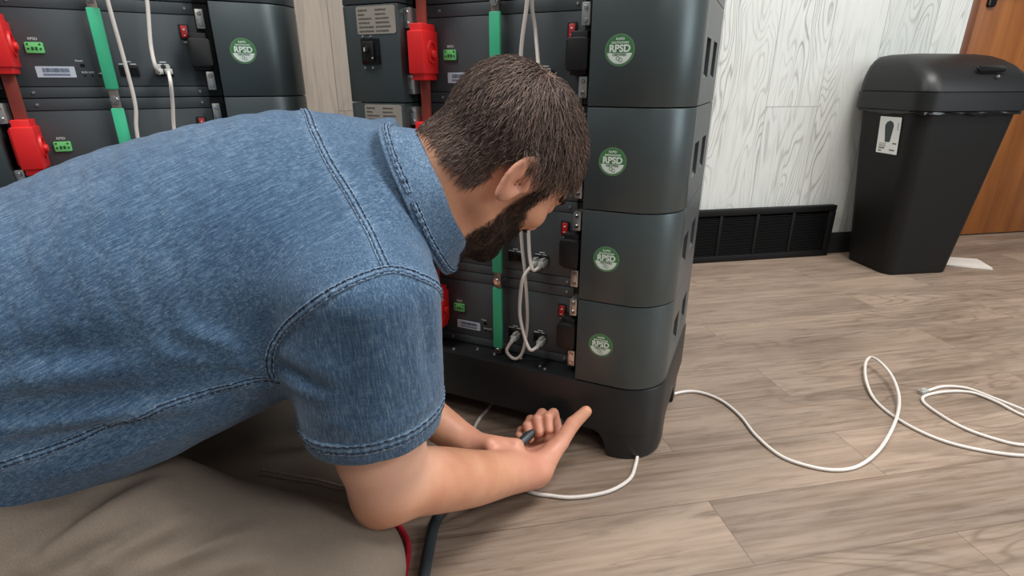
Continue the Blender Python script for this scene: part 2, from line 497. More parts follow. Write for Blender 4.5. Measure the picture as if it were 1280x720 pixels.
    while x < -0.338:
        box(bm, x, x + 0.0013, 0.0491, 0.0495, 0.0352, 0.0385); x += 0.0019
    obj('barcode', bm, M['labelink'], bl)
    # network sockets
    for cx in (-0.2535, -0.2015):
        bm = B(); box(bm, cx - 0.014, cx + 0.014, 0.0475, 0.0505, 0.0345, 0.0525)
        s = obj('network_socket', bm, M['black'], root, bev=0.0008)
        bm = B()
        for dx in (-0.0068, 0.0068): box(bm, cx + dx - 0.0052, cx + dx + 0.0052, 0.0472, 0.048, 0.037, 0.0485)
        obj('jack_opening', bm, M['blackgloss'], s)
    # red rocker switch
    bm = B(); box(bm, -0.1665, -0.1515, 0.047, 0.0505, 0.096, 0.1205)
    s = obj('power_switch', bm, M['black'], root, bev=0.001)
    bm = B(); vs = box(bm, -0.164, -0.154, 0.0435, 0.048, 0.0985, 0.118)
    for q in vs:
        if q.co.y < 0.045 and q.co.z > 0.11: q.co.y = 0.0465
    obj('rocker', bm, M['redswitch'], s, bev=0.0008)
    bm = B(); box(bm, -0.1605, -0.1575, 0.0435, 0.0445, 0.1015, 0.103); box(bm, -0.1605, -0.1575, 0.0448, 0.0462, 0.1105, 0.113)
    obj('rocker_mark', bm, M['white'], s)
    # black plastic cover over the negative terminal
    bm = B(); prism_y(bm, rrect(-0.157, -0.122, 0.050, 0.097, 0.006), 0.012, 0.05)
    box(bm, -0.153, -0.126, 0.022, 0.05, 0.044, 0.106)
    obj('terminal_cover', bm, M['black'], root, bev=0.002)
    for a, b, c in ((-0.139, -0.116, 0.052), (-0.443, -0.428, 0.056)):
        bm = B(); box(bm, a, b, c, 0.085, 0.001, H - 0.001)
        obj('gap_liner', bm, M['black'], root)
    # silver stacking latches, each with two screws
    for x, y, z in ((-0.131, 0.024, 0.128), (-0.131, 0.024, 0.027), (-0.4365, 0.016, 0.134), (-0.4365, 0.016, 0.03)):
        bm = B(); prism_y(bm, rrect(x - 0.0065, x + 0.0065, z - 0.0155, z + 0.0155, 0.0015), y, y + 0.03)
        s = obj('latch', bm, M['silver'], root, bev=0.0006)
        for dz in (0.0085, -0.0085):
            bm = B(); screw(bm, x, y, z + dz, 0.0036)
            obj('latch_screw', bm, M['chrome'], s, smooth=40)
    # round shutdown sticker on the right cover
    cx, cz = -0.0715, 0.077
    bm = B(); prism_y(bm, disc_outline(cx, cz, 0.0215), -0.0003, 0.0002)
    st = obj('sticker', bm, M['stedge'], root)
    bm = B(); prism_y(bm, disc_outline(cx, cz, 0.0192), -0.0005, 0.0)
    obj('sticker_disc', bm, M['stgreen'], st)
    bm = B()
    seg = [(cx + 0.0178 * math.cos(a), cz + 0.0178 * math.sin(a)) for a in [math.radians(192 + 156 * i / 30) for i in range(31)]]
    prism_y(bm, seg, -0.0007, -0.0004)
    for i in range(26):
        a = math.radians(192 + 156 * (i + 0.5) / 26)
        x, z = cx + 0.0178 * math.cos(a), cz + 0.0178 * math.sin(a)
        prism_y(bm, disc_outline(x, z, 0.0008, 8), -0.0007, -0.0004)
    text_into(bm, 'RPSD', 0.0132, cx, -0.0008, cz + 0.0018, 0.0005)
    text_into(bm, 'RAPID', 0.0046, cx, -0.0007, cz + 0.0145, 0.0001)
    text_into(bm, 'SHUTDOWN', 0.0042, cx, -0.0007, cz + 0.0096, 0.0001)
    obj('lettering', bm, M['stwhite'], st)
    bm = B()
    text_into(bm, 'CERTIFIED', 0.0044, cx, -0.0009, cz - 0.0058, 0.0001)
    for dx, dz in ((-0.002, -0.0108), (0.0018, -0.0126)):
        o_ = disc_outline(cx + dx, cz + dz, 0.0028, 20); i_ = disc_outline(cx + dx, cz + dz, 0.0021, 20)
        for k in range(20):
            j = (k + 1) % 20
            prism_y(bm, [o_[k], o_[j], i_[j], i_[k]], -0.0010, -0.0006)
    obj('sticker_print', bm, M['stink'], st)
    # nameplate and breaker on the left cover
    bm = B(); prism_y(bm, rrect(-0.527, -0.4485, 0.110, 0.1525, 0.004), -0.0008, 0.0002)
    npl = obj('nameplate', bm, M['plate'], root)
    bm = B(); r_ = random.Random(11)
    for k in range(6):
        z = 0.1465 - k * 0.0064
        for xs, xe in ((-0.523, -0.523 + (0.018, 0.012, 0.027, 0.022, 0.03, 0.031)[k]), (-0.488, -0.488 + (0.021, 0.021, 0.026, 0.027, 0.029, 0.025)[k])):
            x = xs
            while x < xe:
                wd = r_.uniform(0.0009, 0.0019)
                box(bm, x, x + wd, -0.0011, -0.0006, z - r_.uniform(0.001, 0.0014), z + r_.uniform(0.0009, 0.0015)); x += wd + r_.uniform(0.0003, 0.0008)
    obj('plate_print', bm, M['ink'], npl)
    bm = B(); box(bm, -0.521, -0.4845, -0.004, 0.001, 0.0625, 0.1035)
    br = obj('breaker', bm, M['blackgloss'], root, bev=0.0012)
    bm = B(); box(bm, -0.517, -0.493, -0.009, -0.003, 0.067, 0.0985); vs = box(bm, -0.5085, -0.5005, -0.016, -0.008, 0.081, 0.09)
    obj('breaker_toggle', bm, M['black'], br, bev=0.0015)
    bm = B(); box(bm, -0.5055, -0.5035, -0.0164, -0.0155, 0.0825, 0.0885); box(bm, -0.4955, -0.4935, -0.0094, -0.0085, 0.0715, 0.0735)
    obj('breaker_mark', bm, M['white'], br)
    for x, z in ((-0.5165, 0.1065), (-0.5005, 0.1065), (-0.5165, 0.0575), (-0.5005, 0.0575)):
        bm = B(); cyl(bm, (x, 0.0005, z), (x, -0.0025, z), 0.0029, 0.002, 14)
        obj('breaker_screw', bm, M['chrome'], br, smooth=60)
    return root

def foot_rings(x0, x1, y0, y1, front, zs):
    return zs

def make_base(extra):
    """black base box on corner feet; extra lifts the box on its levelling pads"""
    root = thing('tower_base', '', 'base', (0, 0, 0), 0, 'black tower bases')
    def plan(x0, x1, r0, r1, y1):
        out = []
        for i in range(9):
            a = math.radians(180 + 90 * i / 8); out.append((x0 + r0 + r0 * math.cos(a), r0 + r0 * math.sin(a)))
        for i in range(9):
            a = math.radians(270 + 90 * i / 8); out.append((x1 - r1 + r1 * math.cos(a), r1 + r1 * math.sin(a)))
        out += [(x1, y1), (x0, y1)]
        return out
    bm = B()
    loft(bm, [[(x, y, 0.05) for x, y in plan(-0.567, 0.037, 0.03, 0.073, 0.332)], [(x, y, 0.1425) for x, y in plan(-0.567, 0.037, 0.03, 0.073, 0.332)], [(x, y + 0.0008, 0.1445) for x, y in plan(-0.566, 0.036, 0.03, 0.073, 0.331)], [(x, y + 0.003, 0.145) for x, y in plan(-0.564, 0.034, 0.03, 0.073, 0.328)]])
    obj('base_box', bm, M['basebox'], root, smooth=35)
    for side in (1, -1):
        for front in (1, 0):
            bm = B(); rings = []
            for z in (0.0, 0.004, 0.012, 0.022, 0.034, 0.044, 0.0505):
                k = 1 - math.sqrt(max(0, 1 - (z / 0.0505) ** 2)); gr = 0.003 if z == 0 else 0.0
                wd = 0.088 + 0.03 * k - gr
                pl = plan(0.037 - wd, 0.037 - gr, 0.004, 0.073, 0.1 + 0.02 * k)
                rr = []
                for x, y in pl:
                    if side < 0: x = -0.53 - x
                    if not front: y = 0.332 - y
                    rr.append((x, y, z))
                rings.append(rr)
            loft(bm, rings)
            obj('foot', bm, M['basebox'], root, smooth=50)
    for side in (1, -1):
        x = -0.078 if side > 0 else -0.452
        bm = B(); cyl(bm, (x - 0.009, 0.06, 0.022), (x + 0.009, 0.06, 0.022), 0.022, n=24)
        cyl(bm, (x, 0.06, 0.03), (x, 0.06, 0.052), 0.008)
        obj('caster', bm, M['blackgloss'], root, smooth=40)
    for x, y in ((-0.40, 0.012), (-0.375, 0.018), (-0.33, 0.035), (-0.235, 0.036), (-0.19, 0.022), (-0.178, 0.016), (-0.29, 0.03)):
        bm = B(); cyl(bm, (x, y, 0.1445), (x, y, 0.1478), 0.004, 0.003, 14)
        obj('base_screw', bm, M['chrome'], root, smooth=40)
    return root

RT_O, RT_A = Vector((0.218, 0.811, 0)), math.radians(-24)
LT_O, LT_A = Vector((-0.417, 1.093, 0)), math.radians(28)
def tower_pt(T, u, v, z):
    o, a = T
    return o + Vector((math.cos(a) * u - math.sin(a) * v, math.sin(a) * u + math.cos(a) * v, z))
RT, LT = (RT_O, RT_A), (LT_O, LT_A)
Z0, ZL = 0.146, 0.155
names_r = ['lowest battery module of the right tower, sitting on the black base',
           'second battery module up in the right tower, level with the man\'s chin',
           'third battery module up in the right tower, right beside the man\'s face',
           'fourth battery module up in the right tower, with the red clamp above the man\'s head',
           'top battery module of the right tower, cut off by the picture\'s upper edge']
names_l = ['lowest battery module of the left tower, behind the kneeling man',
           'second battery module up in the left tower, behind the man\'s back',
           'third battery module up in the left tower, just above the man\'s denim back',
           'fourth battery module up in the left tower, with its round sticker in full view',
           'top battery module of the left tower, cut off by the picture\'s upper edge']
mod = make_module()
proto_used = False
for T, zb, names, nm in ((RT, Z0, names_r, 'R'), (LT, ZL, names_l, 'L')):
    for k in range(5):
        p = T[0] + Vector((0, 0, zb + k * H))
        if not proto_used:
            mod.location = p; mod.rotation_euler = (0, 0, T[1]); mod['label'] = names[k]; proto_used = True
        else:
            copy_tree(mod, p, T[1], names[k])
base = make_base(0)
base.location = RT_O; base.rotation_euler = (0, 0, RT_A); base['label'] = 'black base under the right battery tower, next to the man\'s hands'
base2 = copy_tree(base, LT_O + Vector((0, 0, 0.009)), LT_A, 'black base under the left battery tower, behind the kneeling man')
for x in (-0.5, -0.02):
    for y in (0.06, 0.28):
        bm = B(); cyl(bm, (x, y, -0.009), (x, y, 0.001), 0.016, 0.012, 16)
        obj('levelling_pad', bm, M['black'], base2)

def make_red_busbar():
    root = thing('red_busbar', '', 'busbar', (0, 0, 0), 0, 'red busbars')
    bm = B(); box(bm, -0.4235, -0.4055, 0.024, 0.029, 0.02, 5 * H - 0.004)
    obj('bar', bm, M['redbar'], root, bev=0.001)
    for k in range(5):
        bm = B(); cyl(bm, (-0.4145, 0.052, k * H + 0.085), (-0.4145, 0.028, k * H + 0.085), 0.007, n=14)
        obj('stud', bm, M['copper'], root, smooth=40)
    return root
def make_green_busbar():
    root = thing('green_busbar', '', 'busbar', (0, 0, 0), 0, 'green busbars')
    bm = B(); box(bm, -0.290, -0.276, 0.0325, 0.0345, 0.002, 5 * H - 0.004)
    obj('bar', bm, M['copper'], root, bev=0.0006)
    for k in range(5):
        bm = B(); box(bm, -0.2925, -0.2735, 0.030, 0.037, k * H + 0.0135, k * H + H - 0.017)
        obj('sleeve', bm, M['green'], root, bev=0.0015)
    for k in range(5):
        z = k * H + (0.008 if k == 0 else -0.003)
        bm = B(); cyl(bm, (-0.283, 0.052, z), (-0.283, 0.032, z), 0.005, n=12); cyl(bm, (-0.283, 0.0325, z), (-0.283, 0.029, z), 0.0072, n=6); cyl(bm, (-0.283, 0.029, z), (-0.283, 0.0265, z), 0.005, 0.004, 14)
        obj('bolt', bm, M['chrome'], root, smooth=40)
    return root
def make_clamp():
    root = thing('red_clamp', '', 'clamp', (0, 0, 0), 0, 'red clamps on the busbars')
    # two-sided block with a neck above and below; the bar runs through the middle
    bm = B()
    box(bm, -0.4285, -0.3985, 0.0, 0.048, 0.047, 0.1135)
    box(bm, -0.4255, -0.4015, 0.004, 0.046, 0.037, 0.1245)
    box(bm, -0.4345, -0.428, 0.014, 0.046, 0.052, 0.1095)
    obj('block', bm, M['red'], root, bev=0.0018)
    bm = B()
    n = 20
    o_ = [(-0.3985, 0.026 + 0.014 * math.cos(2 * math.pi * i / n), 0.081 + 0.019 * math.sin(2 * math.pi * i / n)) for i in range(n)]
    q_ = [(-0.3955, 0.026 + 0.0125 * math.cos(2 * math.pi * i / n), 0.081 + 0.0175 * math.sin(2 * math.pi * i / n)) for i in range(n)]
    i_ = [(-0.3955, 0.026 + 0.0095 * math.cos(2 * math.pi * i / n), 0.081 + 0.0145 * math.sin(2 * math.pi * i / n)) for i in range(n)]
    j_ = [(-0.3983, 0.026 + 0.0095 * math.cos(2 * math.pi * i / n), 0.081 + 0.0145 * math.sin(2 * math.pi * i / n)) for i in range(n)]
    loft(bm, [o_, q_, i_, j_], False, True)
    obj('collar', bm, M['red'], root, smooth=50)
    bm = B(); cyl(bm, (-0.399, 0.026, 0.078), (-0.391, 0.026, 0.078), 0.0075, 0.006, 18)
    obj('knob', bm, M['red'], root, smooth=40, bev=0.001)
    return root
rb = make_red_busbar(); rb.location = RT_O + Vector((0, 0, Z0)); rb.rotation_euler = (0, 0, RT_A); rb['label'] = 'flat red-brown busbar running down the right tower behind the man\'s head'
copy_tree(rb, LT_O + Vector((0, 0, ZL)), LT_A, 'flat red-brown busbar at the far left, through the left tower\'s red clamps')
gb = make_green_busbar(); gb.location = RT_O + Vector((0, 0, Z0)); gb.rotation_euler = (0, 0, RT_A); gb['label'] = 'green-sleeved busbar down the right tower, passing behind the man\'s head and chin'
copy_tree(gb, LT_O + Vector((0, 0, ZL)), LT_A, 'green-sleeved busbar at upper left, on the left battery tower')
cl = make_clamp()
cl_r = ['red busbar clamp on the lowest module of the right tower, behind the man\'s shoulder', 'red busbar clamp on the second module of the right tower, behind the man\'s shoulder',
        'red busbar clamp on the third module of the right tower, behind the man\'s collar', 'red busbar clamp on the right tower, just above and left of the man\'s head',
        'red busbar clamp on the top module of the right tower']
cl_l = ['red busbar clamp on the lowest module of the left tower', 'red busbar clamp on the second module of the left tower, behind the man\'s back',
        'lower red clamp of the left tower, right above the man\'s back', 'upper red clamp at the left edge of the picture, on the left tower', 'red busbar clamp on the top module of the left tower']
cl.location = RT_O + Vector((0, 0, Z0)); cl.rotation_euler = (0, 0, RT_A); cl['label'] = cl_r[0]
for k in range(1, 5): copy_tree(cl, RT_O + Vector((0, 0, Z0 + k * H)), RT_A, cl_r[k])
for k in range(5): copy_tree(cl, LT_O + Vector((0, 0, ZL + k * H)), LT_A, cl_l[k])

# ---------------------------------------------------------------- network cables on the towers
def plug_at(T, u, z, parent, tilt=0.0):
    """clear plug sticking out of a socket with its latch tab and boot"""
    bm = B(); box(bm, -0.0058, 0.0058, -0.022, 0.003, -0.0045, 0.0045); vs = box(bm, -0.003, 0.003, -0.018, 0.0, 0.0045, 0.0075)
    for q in vs:
        if q.co.y < -0.01 and q.co.z > 0.005: q.co.z += 0.003
    cyl(bm, (0, -0.02, 0), (0, -0.034, -0.003), 0.0048, 0.0032, 12)
    o = obj('plug', bm, M['plug'], parent, bev=0.0006)
    p = tower_pt(T, u, 0.047, z)
    o.location = p; o.rotation_euler = (0, 0, T[1])
    return o
def tower_cable(T, pts, label, plugs, r=0.0031, group='white network cables on the towers'):
    root = thing('network_cable', label, 'cable', (0, 0, 0), 0, group)
    bm = B(); tube(bm, [tower_pt(T, *p) for p in pts], r, 10, 10)
    obj('jacket', bm, M['cable'], root, smooth=60)
    for u, z in plugs: plug_at(T, u, z, root)
    return root
Zr = [Z0 + k * H for k in range(5)]; Zl = [ZL + k * H for k in range(5)]
tower_cable(RT, [(-0.212, 0.022, 0.86), (-0.215, 0.02, 0.763), (-0.209, 0.022, 0.719), (-0.199, 0.010, 0.672), (-0.195, 0.0, 0.656), (-0.1945, 0.014, Zr[3] + 0.041)],
           'white network cable above the man\'s hair, the right one of the pair', [(-0.1945, Zr[3] + 0.0425)])
tower_cable(RT, [(-0.217, 0.012, 0.86), (-0.219, 0.012, 0.764), (-0.229, 0.012, 0.685), (-0.232, 0.014, 0.54), (-0.229, 0.018, 0.399), (-0.221, 0.02, 0.318), (-0.218, 0.024, 0.231), (-0.226, 0.022, 0.168), (-0.241, 0.018, 0.151), (-0.254, 0.01, 0.168), (-0.2475, 0.014, Zr[0] + 0.041)],
           'long white network cable hanging down the right tower and looping into its lowest module', [(-0.2475, Zr[0] + 0.0425)])
tower_cable(RT, [(-0.2085, 0.014, Zr[2] + 0.041), (-0.213, 0.0, 0.465), (-0.211, 0.006, 0.416), (-0.207, 0.004, 0.366), (-0.2, 0.002, 0.342), (-0.1945, 0.014, Zr[1] + 0.041)],
           'short white patch cable hanging below the man\'s face to the second module', [(-0.2085, Zr[2] + 0.0425), (-0.1945, Zr[1] + 0.0425)])
tower_cable(RT, [(-0.2085, 0.013, Zr[1] + 0.041), (-0.217, 0.0, 0.325), (-0.225, 0.006, 0.285), (-0.226, 0.008, 0.246), (-0.216, 0.006, 0.208), (-0.203, 0.002, 0.186), (-0.1945, 0.014, Zr[0] + 0.041)],
           'short curved white patch cable between the two lowest modules of the right tower', [(-0.2085, Zr[1] + 0.0425), (-0.1945, Zr[0] + 0.0425)])
S_ = -0.1295
tower_cable(LT, [(-0.129 + S_, 0.016, 0.86), (-0.129 + S_, 0.018, 0.772), (-0.126 + S_, 0.02, 0.688), (-0.125 + S_, 0.022, 0.611), (-0.133 + S_, 0.022, 0.55), (-0.13 + S_, 0.02, 0.40)],
           'white network cable hanging beside the green busbar of the left tower', [])
tower_cable(LT, [(-0.07 + S_, 0.016, 0.86), (-0.074 + S_, 0.016, 0.775), (-0.082 + S_, 0.012, 0.708), (-0.082 + S_, 0.004, 0.672), (-0.2085, 0.014, Zl[3] + 0.041)],
           'white network cable dropping from above into the left socket of the left tower', [(-0.2085, Zl[3] + 0.0425)])
tower_cable(LT, [(-0.1945, 0.014, Zl[3] + 0.041), (-0.194, 0.0, 0.645), (-0.198, 0.008, 0.61), (-0.204, 0.012, 0.569), (-0.204, 0.004, 0.53), (-0.2015, 0.014, Zl[2] + 0.041)],
           'short white patch cable hanging below the double socket of the left tower', [(-0.1945, Zl[3] + 0.0425), (-0.2015, Zl[2] + 0.0425)])

# ---------------------------------------------------------------- cables on the floor
def floor_cable(name, label, pts, r, m, cat='cable', group=None, n=10):
    bm = B(); tube(bm, [(x, y, r + z) for x, y, z in [(p + (0,))[:3] for p in pts]], r, n, 10)
    o = obj(name, bm, m, smooth=60)
    tag(o, label, cat, group)
    return o
fc = thing('network_cable', 'long white network cable on the floor, passing under the right tower, with a twisted loop', 'cable')
bm = B()
pts = [(-0.17, 1.05), (-0.09, 1.04), (-0.043, 1.007), (-0.075, 0.912), (-0.058, 0.814), (0.02, 0.738), (0.067, 0.722), (0.106, 0.719), (0.161, 0.732), (0.203, 0.762), (0.222, 0.80), (0.232, 0.83), (0.242, 0.87),
       (0.268, 0.94), (0.314, 1.007), (0.362, 1.039), (0.409, 1.046), (0.45, 1.013), (0.47, 0.953), (0.475, 0.886), (0.494, 0.826), (0.531, 0.797), (0.575, 0.786), (0.625, 0.799), (0.69, 0.844), (0.77, 0.925), (0.824, 0.998), (0.858, 1.073), (0.869, 1.134),
       (0.865, 1.165), (0.842, 1.146), (0.806, 1.08), (0.784, 1.007), (0.789, 0.936), (0.819, 0.878), (0.87, 0.844), (0.943, 0.826), (1.05, 0.83)]
P3 = []
for i, (x, y) in enumerate(pts):
    z = 0.0036
    if 23 <= i <= 31: z += (0, .003, .008, .014, .02, .024, .022, .014, .006)[i - 23]
    P3.append((x, y, z))
tube(bm, P3, 0.0033, 10, 8)
obj('jacket', bm, M['cable'], fc, smooth=60)
fc2 = thing('network_cable', 'coiled white network cable at the right edge, its clear plug lying on the floor', 'cable')
bm = B()
tube(bm, [(x, y, z) for x, y, z in [(0.926, 1.05, 0.0035), (0.974, 1.068, 0.0035), (1.02, 1.060, 0.004), (1.047, 1.016, 0.005), (1.066, 0.965, 0.0085), (1.09, 0.9, 0.0105), (1.06, 0.862, 0.006), (0.972, 0.857, 0.0035), (0.928, 0.878, 0.0035), (0.896, 0.917, 0.0035), (0.883, 0.977, 0.0035), (0.888, 1.013, 0.0035), (0.914, 1.033, 0.0035),
          (0.968, 1.047, 0.0035), (1.017, 1.043, 0.0035), (1.042, 1.006, 0.0035), (1.056, 0.953, 0.0035), (1.11, 0.87, 0.0035), (1.22, 0.8, 0.0035)]], 0.0033, 10, 10)
obj('jacket', bm, M['cable'], fc2, smooth=60)
bm = B(); box(bm, -0.011, 0.011, -0.0058, 0.0058, 0.0, 0.009); box(bm, -0.008, 0.006, -0.003, 0.003, 0.009, 0.012)
o = obj('plug', bm, M['plug'], fc2, bev=0.0006); o.location = (0.912, 1.045, 0.0); o.rotation_euler = (0, 0, math.radians(22))
floor_cable('conduit_hose', 'thick dark grey hose on the floor, rising below the man\'s right forearm into his hands', [(-0.118, 0.44, 0), (-0.121, 0.52, 0), (-0.1215, 0.60, 0.001), (-0.116, 0.66, 0.008), (-0.085, 0.705, 0.026), (-0.04, 0.738, 0.042), (0.005, 0.768, 0.056), (0.036, 0.80, 0.064), (0.062, 0.825, 0.060), (0.092, 0.87, 0.038), (0.11, 0.95, 0.016), (0.12, 1.05, 0.0)], 0.0085, M['hose'], 'hose', n=16)
floor_cable('red_cable', 'red cable on the floor in front of the man\'s knee', [(-0.152, 0.45), (-0.152, 0.52), (-0.15, 0.57), (-0.155, 0.62), (-0.175, 0.655), (-0.2, 0.68)], 0.0045, M['redcable'])

# ---------------------------------------------------------------- waste bin by the door
BIN = Vector((1.44, 1.945, 0)); BIN_A = math.radians(8)
bn = thing('trash_can', 'black plastic trash can with a domed lid beside the brown door', 'trash can', BIN, BIN_A)
def sec(hx, hy, z, r, cy=0.0, n=6):
    return [(x, y + cy, z) for x, y in rrect(-hx, hx, -hy, hy, r, n)]
bm = B()
loft(bm, [sec(0.119, 0.100, 0.0, 0.03), sec(0.125, 0.106, 0.004, 0.035), sec(0.128, 0.108, 0.03, 0.037), sec(0.162, 0.13, 0.36, 0.045, 0.0), sec(0.182, 0.142, 0.555, 0.05), sec(0.188, 0.147, 0.556, 0.05), sec(0.188, 0.147, 0.575, 0.05), sec(0.178, 0.138, 0.575, 0.045), sec(0.16, 0.125, 0.40, 0.04)])
obj('body', bm, M['can'], bn, smooth=40)
bm = B()
loft(bm, [sec(0.196, 0.155, 0.558, 0.052), sec(0.199, 0.158, 0.56, 0.053), sec(0.199, 0.158, 0.612, 0.053), sec(0.197, 0.156, 0.6135, 0.052), sec(0.193, 0.152, 0.6135, 0.05), sec(0.193, 0.152, 0.6155, 0.05),
          sec(0.197, 0.156, 0.617, 0.052), sec(0.195, 0.153, 0.640, 0.05, 0.003), sec(0.190, 0.143, 0.668, 0.05, 0.012), sec(0.183, 0.124, 0.694, 0.05, 0.028), sec(0.174, 0.103, 0.712, 0.05, 0.044), sec(0.160, 0.082, 0.724, 0.045, 0.058), sec(0.13, 0.055, 0.7305, 0.035, 0.066), sec(0.08, 0.025, 0.733, 0.02, 0.07)])
lid = obj('lid', bm, M['lid'], bn, smooth=50)
bm = B()
prism_y(bm, rrect(-0.05, 0.05, -0.010, 0.010, 0.009), -0.004, 0.004)
hd = obj('lid_handle', bm, M['blackgloss'], lid, bev=0.002); hd.location = (0.03, -0.131, 0.683); hd.rotation_euler = (math.radians(-42), 0, 0)
bm = B(); cyl(bm, (0, 0.003, 0), (0, -0.003, 0), 0.004, n=14)
kb = obj('lid_button', bm, M['silver'], lid, smooth=40); kb.location = (0.045, -0.1455, 0.66); kb.rotation_euler = (math.radians(-30), 0, 0)
# product label on the left end
bm = B(); prism_y(bm, rrect(-0.045, 0.045, -0.06, 0.06, 0.002), -0.0008, 0.0)
lb = obj('product_label', bm, M['white'], bn)
lb.location = (-0.1762, -0.025, 0.476); lb.rotation_euler = (math.radians(5.8), 0, math.radians(-90))
bm = B()
prism_y(bm, [(-0.012, -0.022), (0.006, -0.022), (0.010, -0.018), (0.017, 0.03), (0.017, 0.034), (0.012, 0.043), (0.0, 0.048), (-0.012, 0.043), (-0.019, 0.034), (-0.019, 0.026)], -0.0012, -0.0006)
obj('bin_picture', bm, M['hose'], lb)
bm = B()
for z, x0, x1 in ((-0.047, 0.012, 0.034), (-0.052, -0.036, -0.022), (-0.043, -0.036, -0.01), (-0.025, 0.022, 0.038)): box(bm, x0, x1, -0.0012, -0.0006, z - 0.0022, z + 0.0022)
for z in (-0.028, -0.033, -0.037): box(bm, -0.036, -0.006, -0.0012, -0.0006, z - 0.0008, z + 0.0008)
for z in (0.02, 0.026, 0.032, 0.038): box(bm, 0.034, 0.037, -0.0012, -0.0006, z, z + 0.004)
obj('label_print', bm, M['ink'], lb)
# liner bag showing under the lid
bg = thing('bin_liner', 'black plastic bag edge poking out under the trash can lid', 'bag', BIN, BIN_A)
bm = B(); rings = []
base_r = rrect(-0.189, 0.189, -0.148, 0.148, 0.05, 10)
pts2 = [Vector((x, y, 0)) for x, y in base_r]
# even resample
per = []
for i in range(len(pts2)):
    a, b = pts2[i], pts2[(i + 1) % len(pts2)]
    k = max(1, int((b - a).length / 0.008))
    for j in range(k): per.append(a.lerp(b, j / k))
def wav(i, s): return math.sin(i * 0.31 + s) * 0.5 + math.sin(i * 0.83 + 2 * s) * 0.3 + math.sin(i * 0.13 + s * 3) * 0.6
for off, z, amp, zw, s in ((0.0005, 0.566, 0.0, 0.0, 0.3), (0.003, 0.558, 0.002, 0.001, 1.0), (0.004, 0.553, 0.003, 0.002, 1.6), (0.0035, 0.549, 0.003, 0.004, 2.2), (0.0015, 0.550, 0.002, 0.004, 2.2)):
    rings.append([(p.x * (1 + (off + amp * abs(wav(i, s))) / 0.19), p.y * (1 + (off + amp * abs(wav(i, s))) / 0.15), z + zw * wav(i, s * 1.3)) for i, p in enumerate(per)])
loft(bm, rings, False, False)
obj('film', bm, M['bag'], bg, smooth=70)
# paper on the floor behind the bin
pp = thing('paper_sheet', 'white paper lying on the floor behind the trash can', 'paper', (1.70, 1.965, 0), math.radians(-20))
bm = B()
for k, (a, s) in enumerate(((0, 1.0), (0.09, 0.96))):
    vs = box(bm, -0.08 * s, 0.085 * s, -0.055 * s, 0.06 * s, 0.0005 + k * 0.003, 0.003 + k * 0.003)
    bmesh.ops.rotate(bm, verts=vs, cent=(0, 0, 0), matrix=Matrix.Rotation(a, 3, 'Z'))
obj('sheets', bm, M['paper'], pp)

# ================================================================ the kneeling man
# ---------------------------------------------------------------- implicit-surface modelling helpers
def V3(*a): return np.array(a, dtype=np.float64)
def unit(v): v = np.asarray(v, float); return v / np.linalg.norm(v)
def smin(a, b, k):
    h = np.clip(0.5 + 0.5 * (b - a) / k, 0, 1)
    return b + (a - b) * h - k * h * (1 - h)
def smax(a, b, k): return -smin(-a, -b, k)
def ell(P, c, r, R=None):
    """ellipsoid; R rows are its axes"""
    q = P - c
    if R is not None: q = q @ np.asarray(R).T
    r = np.asarray(r, float)
    k0 = np.linalg.norm(q / r, axis=1); k1 = np.linalg.norm(q / (r * r), axis=1)
    return np.where(k1 > 1e-9, k0 * (k0 - 1.0) / np.maximum(k1, 1e-9), -r.min())
def sph(P, c, r): return np.linalg.norm(P - c, axis=1) - r
def cap(P, a, b, ra, rb):
    a = np.asarray(a, float); b = np.asarray(b, float)
    d = b - a; L2 = d @ d
    t = np.clip(((P - a) @ d) / L2, 0, 1)
    return np.linalg.norm(P - a - t[:, None] * d, axis=1) - (ra + (rb - ra) * t)
def chain(P, pts, rad, k=0.01):
    out = None
    for (a, b, ra, rb) in zip(pts[:-1], pts[1:], rad[:-1], rad[1:]):
        d = cap(P, a, b, ra, rb)
        out = d if out is None else smin(out, d, k)
    return out
def spline(pts, n):
    pts = np.asarray(pts, float); m = len(pts)
    Q = np.vstack([2 * pts[0] - pts[1], pts, 2 * pts[-1] - pts[-2]])
    out = []
    for u in np.linspace(0, m - 1, n):
        i = min(int(u), m - 2); t = u - i
        p0, p1, p2, p3 = Q[i:i + 4]
        out.append(0.5 * (2 * p1 + (p2 - p0) * t + (2 * p0 - 5 * p1 + 4 * p2 - p3) * t * t + (3 * p1 - p0 - 3 * p2 + p3) * t ** 3))
    return np.array(out)
def etube(P, pts, ra, rb, wdir, n=28):
    """tube with elliptical sections: half width ra along wdir, half thickness rb across it"""
    m = len(pts)
    C = spline(pts, n)
    u = np.linspace(0, m - 1, n)
    A = np.interp(u, range(m), ra); Bt = np.interp(u, range(m), rb)
    Wd = np.array([np.interp(u, range(m), np.asarray(wdir)[:, i]) for i in range(3)]).T
    T = np.gradient(C, axis=0)
    best = np.full(len(P), 1e9)
    for i in range(n):
        t = unit(T[i]); e1 = unit(Wd[i] - t * (Wd[i] @ t)); e2 = np.cross(t, e1)
        best = np.minimum(best, ell(P, C[i], (A[i], Bt[i], 0.75 * Bt[i]), np.array([e1, e2, t])))
    return best

